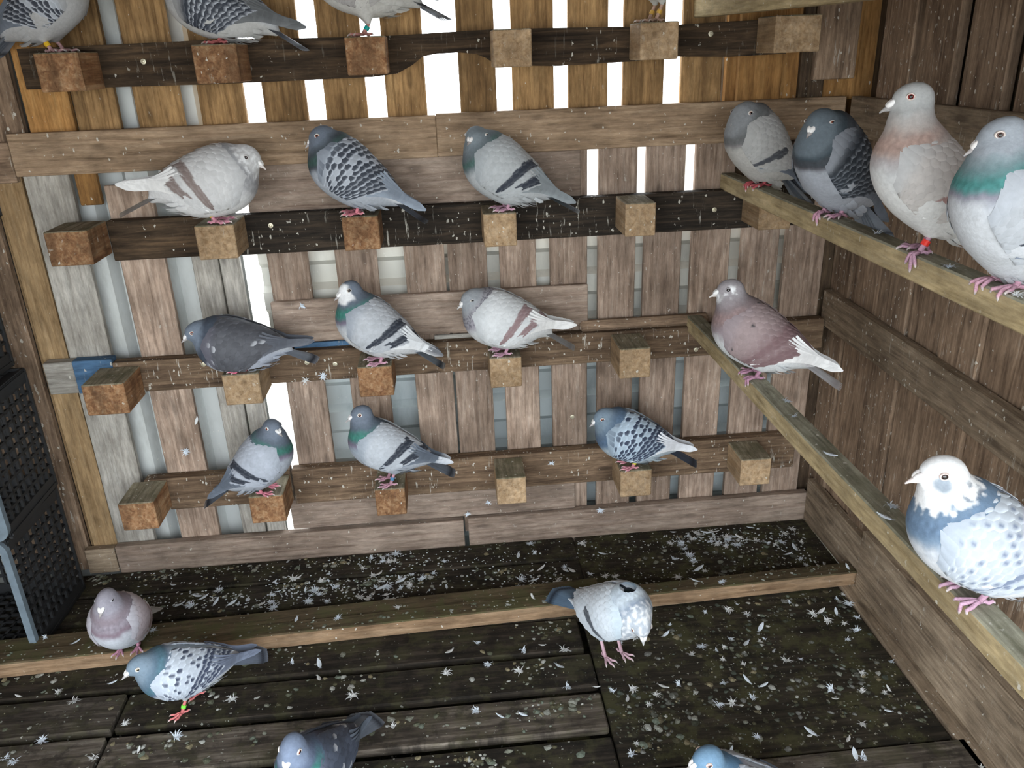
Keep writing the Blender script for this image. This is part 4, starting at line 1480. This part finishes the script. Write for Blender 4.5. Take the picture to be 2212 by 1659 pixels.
for px, py, s in ((155, 1235, 1), (820, 1345, 1), (920, 1345, 1), (970, 1410, 1.2), (1030, 1390, .9), (1130, 1405, 1), (690, 1435, 1.2), (630, 1430, .8), (690, 1468, 1.1),
                  (963, 1455, 1.2), (1055, 1435, .8), (1120, 1450, 1.1), (1210, 1442, 1.2), (1220, 1405, 1.2), (1130, 1545, .9), (1080, 1548, .8), (1030, 1535, .9),
                  (345, 1470, 1.4), (245, 1475, .8), (500, 1512, 1.2), (270, 1565, 1), (380, 1592, 1.1), (125, 1495, .9), (40, 1505, .8), (160, 1515, 1.3), (90, 1600, 1),
                  (10, 1640, 1.2), (30, 1645, 1), (205, 1637, 1), (760, 1505, 1.2), (1225, 1485, 1.1), (1170, 1395, .8), (1290, 1485, .7), (300, 1620, .7), (850, 1570, .8)):
    q = on_level(px, py, .002)
    feather((q[0], q[1], .002), 'white feather on the floor planks in front of the long beam', 'feathers on the left floor planks', s * .9)
for px, py in ((98, 1378), (330, 1362), (730, 1335), (860, 1312), (1150, 1290), (1500, 1255), (1560, 1258), (1830, 1225), (165, 1388), (640, 1340)):
    q = on_level(px, py, .047)
    feather((q[0], q[1], .047), 'white feather lying on top of the long floor beam', 'feathers on the floor beam', .8)
FW = 'white down clinging to the wooden wall'
for px, py, y in ((660, 822, -.042), (698, 812, -.042), (425, 908, -.003), (402, 975, -.003), (1178, 1030, -.02), (1297, 1100, -.033), (652, 660, -.020),
                  (1055, 1085, -.02), (1190, 1000, -.042), (1010, 1110, -.032)):
    q = on_wall(px, py, y)
    feather((q[0], q[1] - .001, q[2]), FW, 'down on the back wall', .85, (math.radians(90), random.uniform(0, 6.28), 0))
for px, py in ((1940, 1095), (1795, 985), (1700, 868), (1715, 900), (1900, 1120)):
    q = on_level(px, py, .7205)
    feather((min(max(q[0], .684), .715), q[1], .7205), 'white feather lying on the lower perch beam', 'feathers on the lower perch', .9)
for px, py in ((1895, 505), (2185, 640), (2050, 578)):
    q = on_level(px, py, 1.1205)
    feather((min(max(q[0], .765), .795), q[1], 1.1205), 'white feather lying on the upper perch beam', 'feathers on the upper perch', .9)

# droppings and litter: too many to count, one mesh of small crusts
vs, fs, cs = [], [], []
pal = [(.20, .21, .17), (.12, .13, .09), (.30, .31, .27), (.42, .43, .40), (.09, .085, .05), (.16, .19, .15), (.24, .21, .13)]
r_ = np.random.RandomState(5)


def crust(x, y, z, rad, col):
    n0 = len(vs)
    n = 7
    sx = r_.uniform(.6, 1.3)
    an = r_.uniform(0, 6.28)
    vs.append((x, y, z + .0022))
    cs.append(np.array(col) * 1.1)
    for k in range(n):
        a = 2 * math.pi * k / n
        rr = rad * r_.uniform(.65, 1.2)
        dx, dy = rr * math.cos(a) * sx, rr * math.sin(a)
        vs.append((x + dx * math.cos(an) - dy * math.sin(an), y + dx * math.sin(an) + dy * math.cos(an), z + .0004))
        cs.append(np.array(col) * r_.uniform(.6, 1.0))
    for k in range(n):
        fs.append([n0, n0 + 1 + k, n0 + 1 + (k + 1) % n])


rows = [(a + .006, b - .006) for a, b in back_rows[:2] + front_rows[:5]]
clumps = [(r_.uniform(-1.25, .25), r_.randint(len(rows))) for _ in range(42)]
for _ in range(1500):
    if r_.rand() < .7:
        cx_, k_ = clumps[r_.randint(len(clumps))]
        x = r_.normal(cx_, .045)
        a, b_ = rows[k_]
        y = a + (b_ - a) * np.clip(r_.normal(.72, .16), .03, .98)
    else:
        a, b_ = rows[r_.randint(len(rows))]
        x, y = r_.uniform(-1.3, .27), r_.uniform(a, b_)
    if abs(x + .872) < .015 or x > .275:
        continue
    crust(x, y, .0005 + (.004 if x < -.87 and a < -.56 else 0), .0016 + .0085 * r_.rand() ** 2.2, pal[r_.randint(len(pal))])
pc = [(r_.uniform(.33, 1.02), r_.uniform(-.92, -.08)) for _ in range(30)]
for _ in range(1500):
    if r_.rand() < .6:
        d = pc[r_.randint(len(pc))]
        x, y = r_.normal(d[0], .05), r_.normal(d[1], .04)
    else:
        x, y = r_.uniform(.31, 1.04), r_.uniform(-.935, -.06)
    if not (.31 < x < 1.04 and -.935 < y < -.06) or beam_y(x) - .03 < y < beam_y(x) + .03:
        continue
    k_ = .45 if r_.rand() < .7 else 1.0
    crust(x, y, -.0055 if y < -.30 or x < .34 else -.0025, .0014 + .0095 * r_.rand() ** 2.4, tuple(np.array(pal[r_.randint(len(pal))]) * k_))
for _ in range(140):
    x = r_.uniform(-1.3, 1.05)
    crust(x, beam_y(x) + r_.uniform(-.018, .018), .0462, r_.uniform(.002, .007), pal[r_.randint(len(pal))])
for _ in range(1700):
    if r_.rand() < .65:
        d = drifts[r_.randint(len(drifts))]
        x, y = r_.normal(d[0], .06), r_.normal(d[1], .03)
    else:
        x, y = r_.uniform(-1.05, 1.07), r_.uniform(-.33, -.045)
    if not (-1.08 < x < 1.07 and -.33 < y < -.045) or abs(y + .153) < .009 or abs(y + .285) < .009:
        continue
    crust(x, y, floor_z(x, y) + (.002 if x > .3 else 0), r_.uniform(.0012, .0045), [(.62, .67, .70), (.52, .56, .58), (.40, .41, .38)][r_.randint(3)])
lit = mesh_obj('droppings', vs, fs, CRUST, None, np.array(cs))
tag(lit, 'crusty grey-green droppings scattered over the floor', 'droppings')
lit['kind'] = 'stuff'
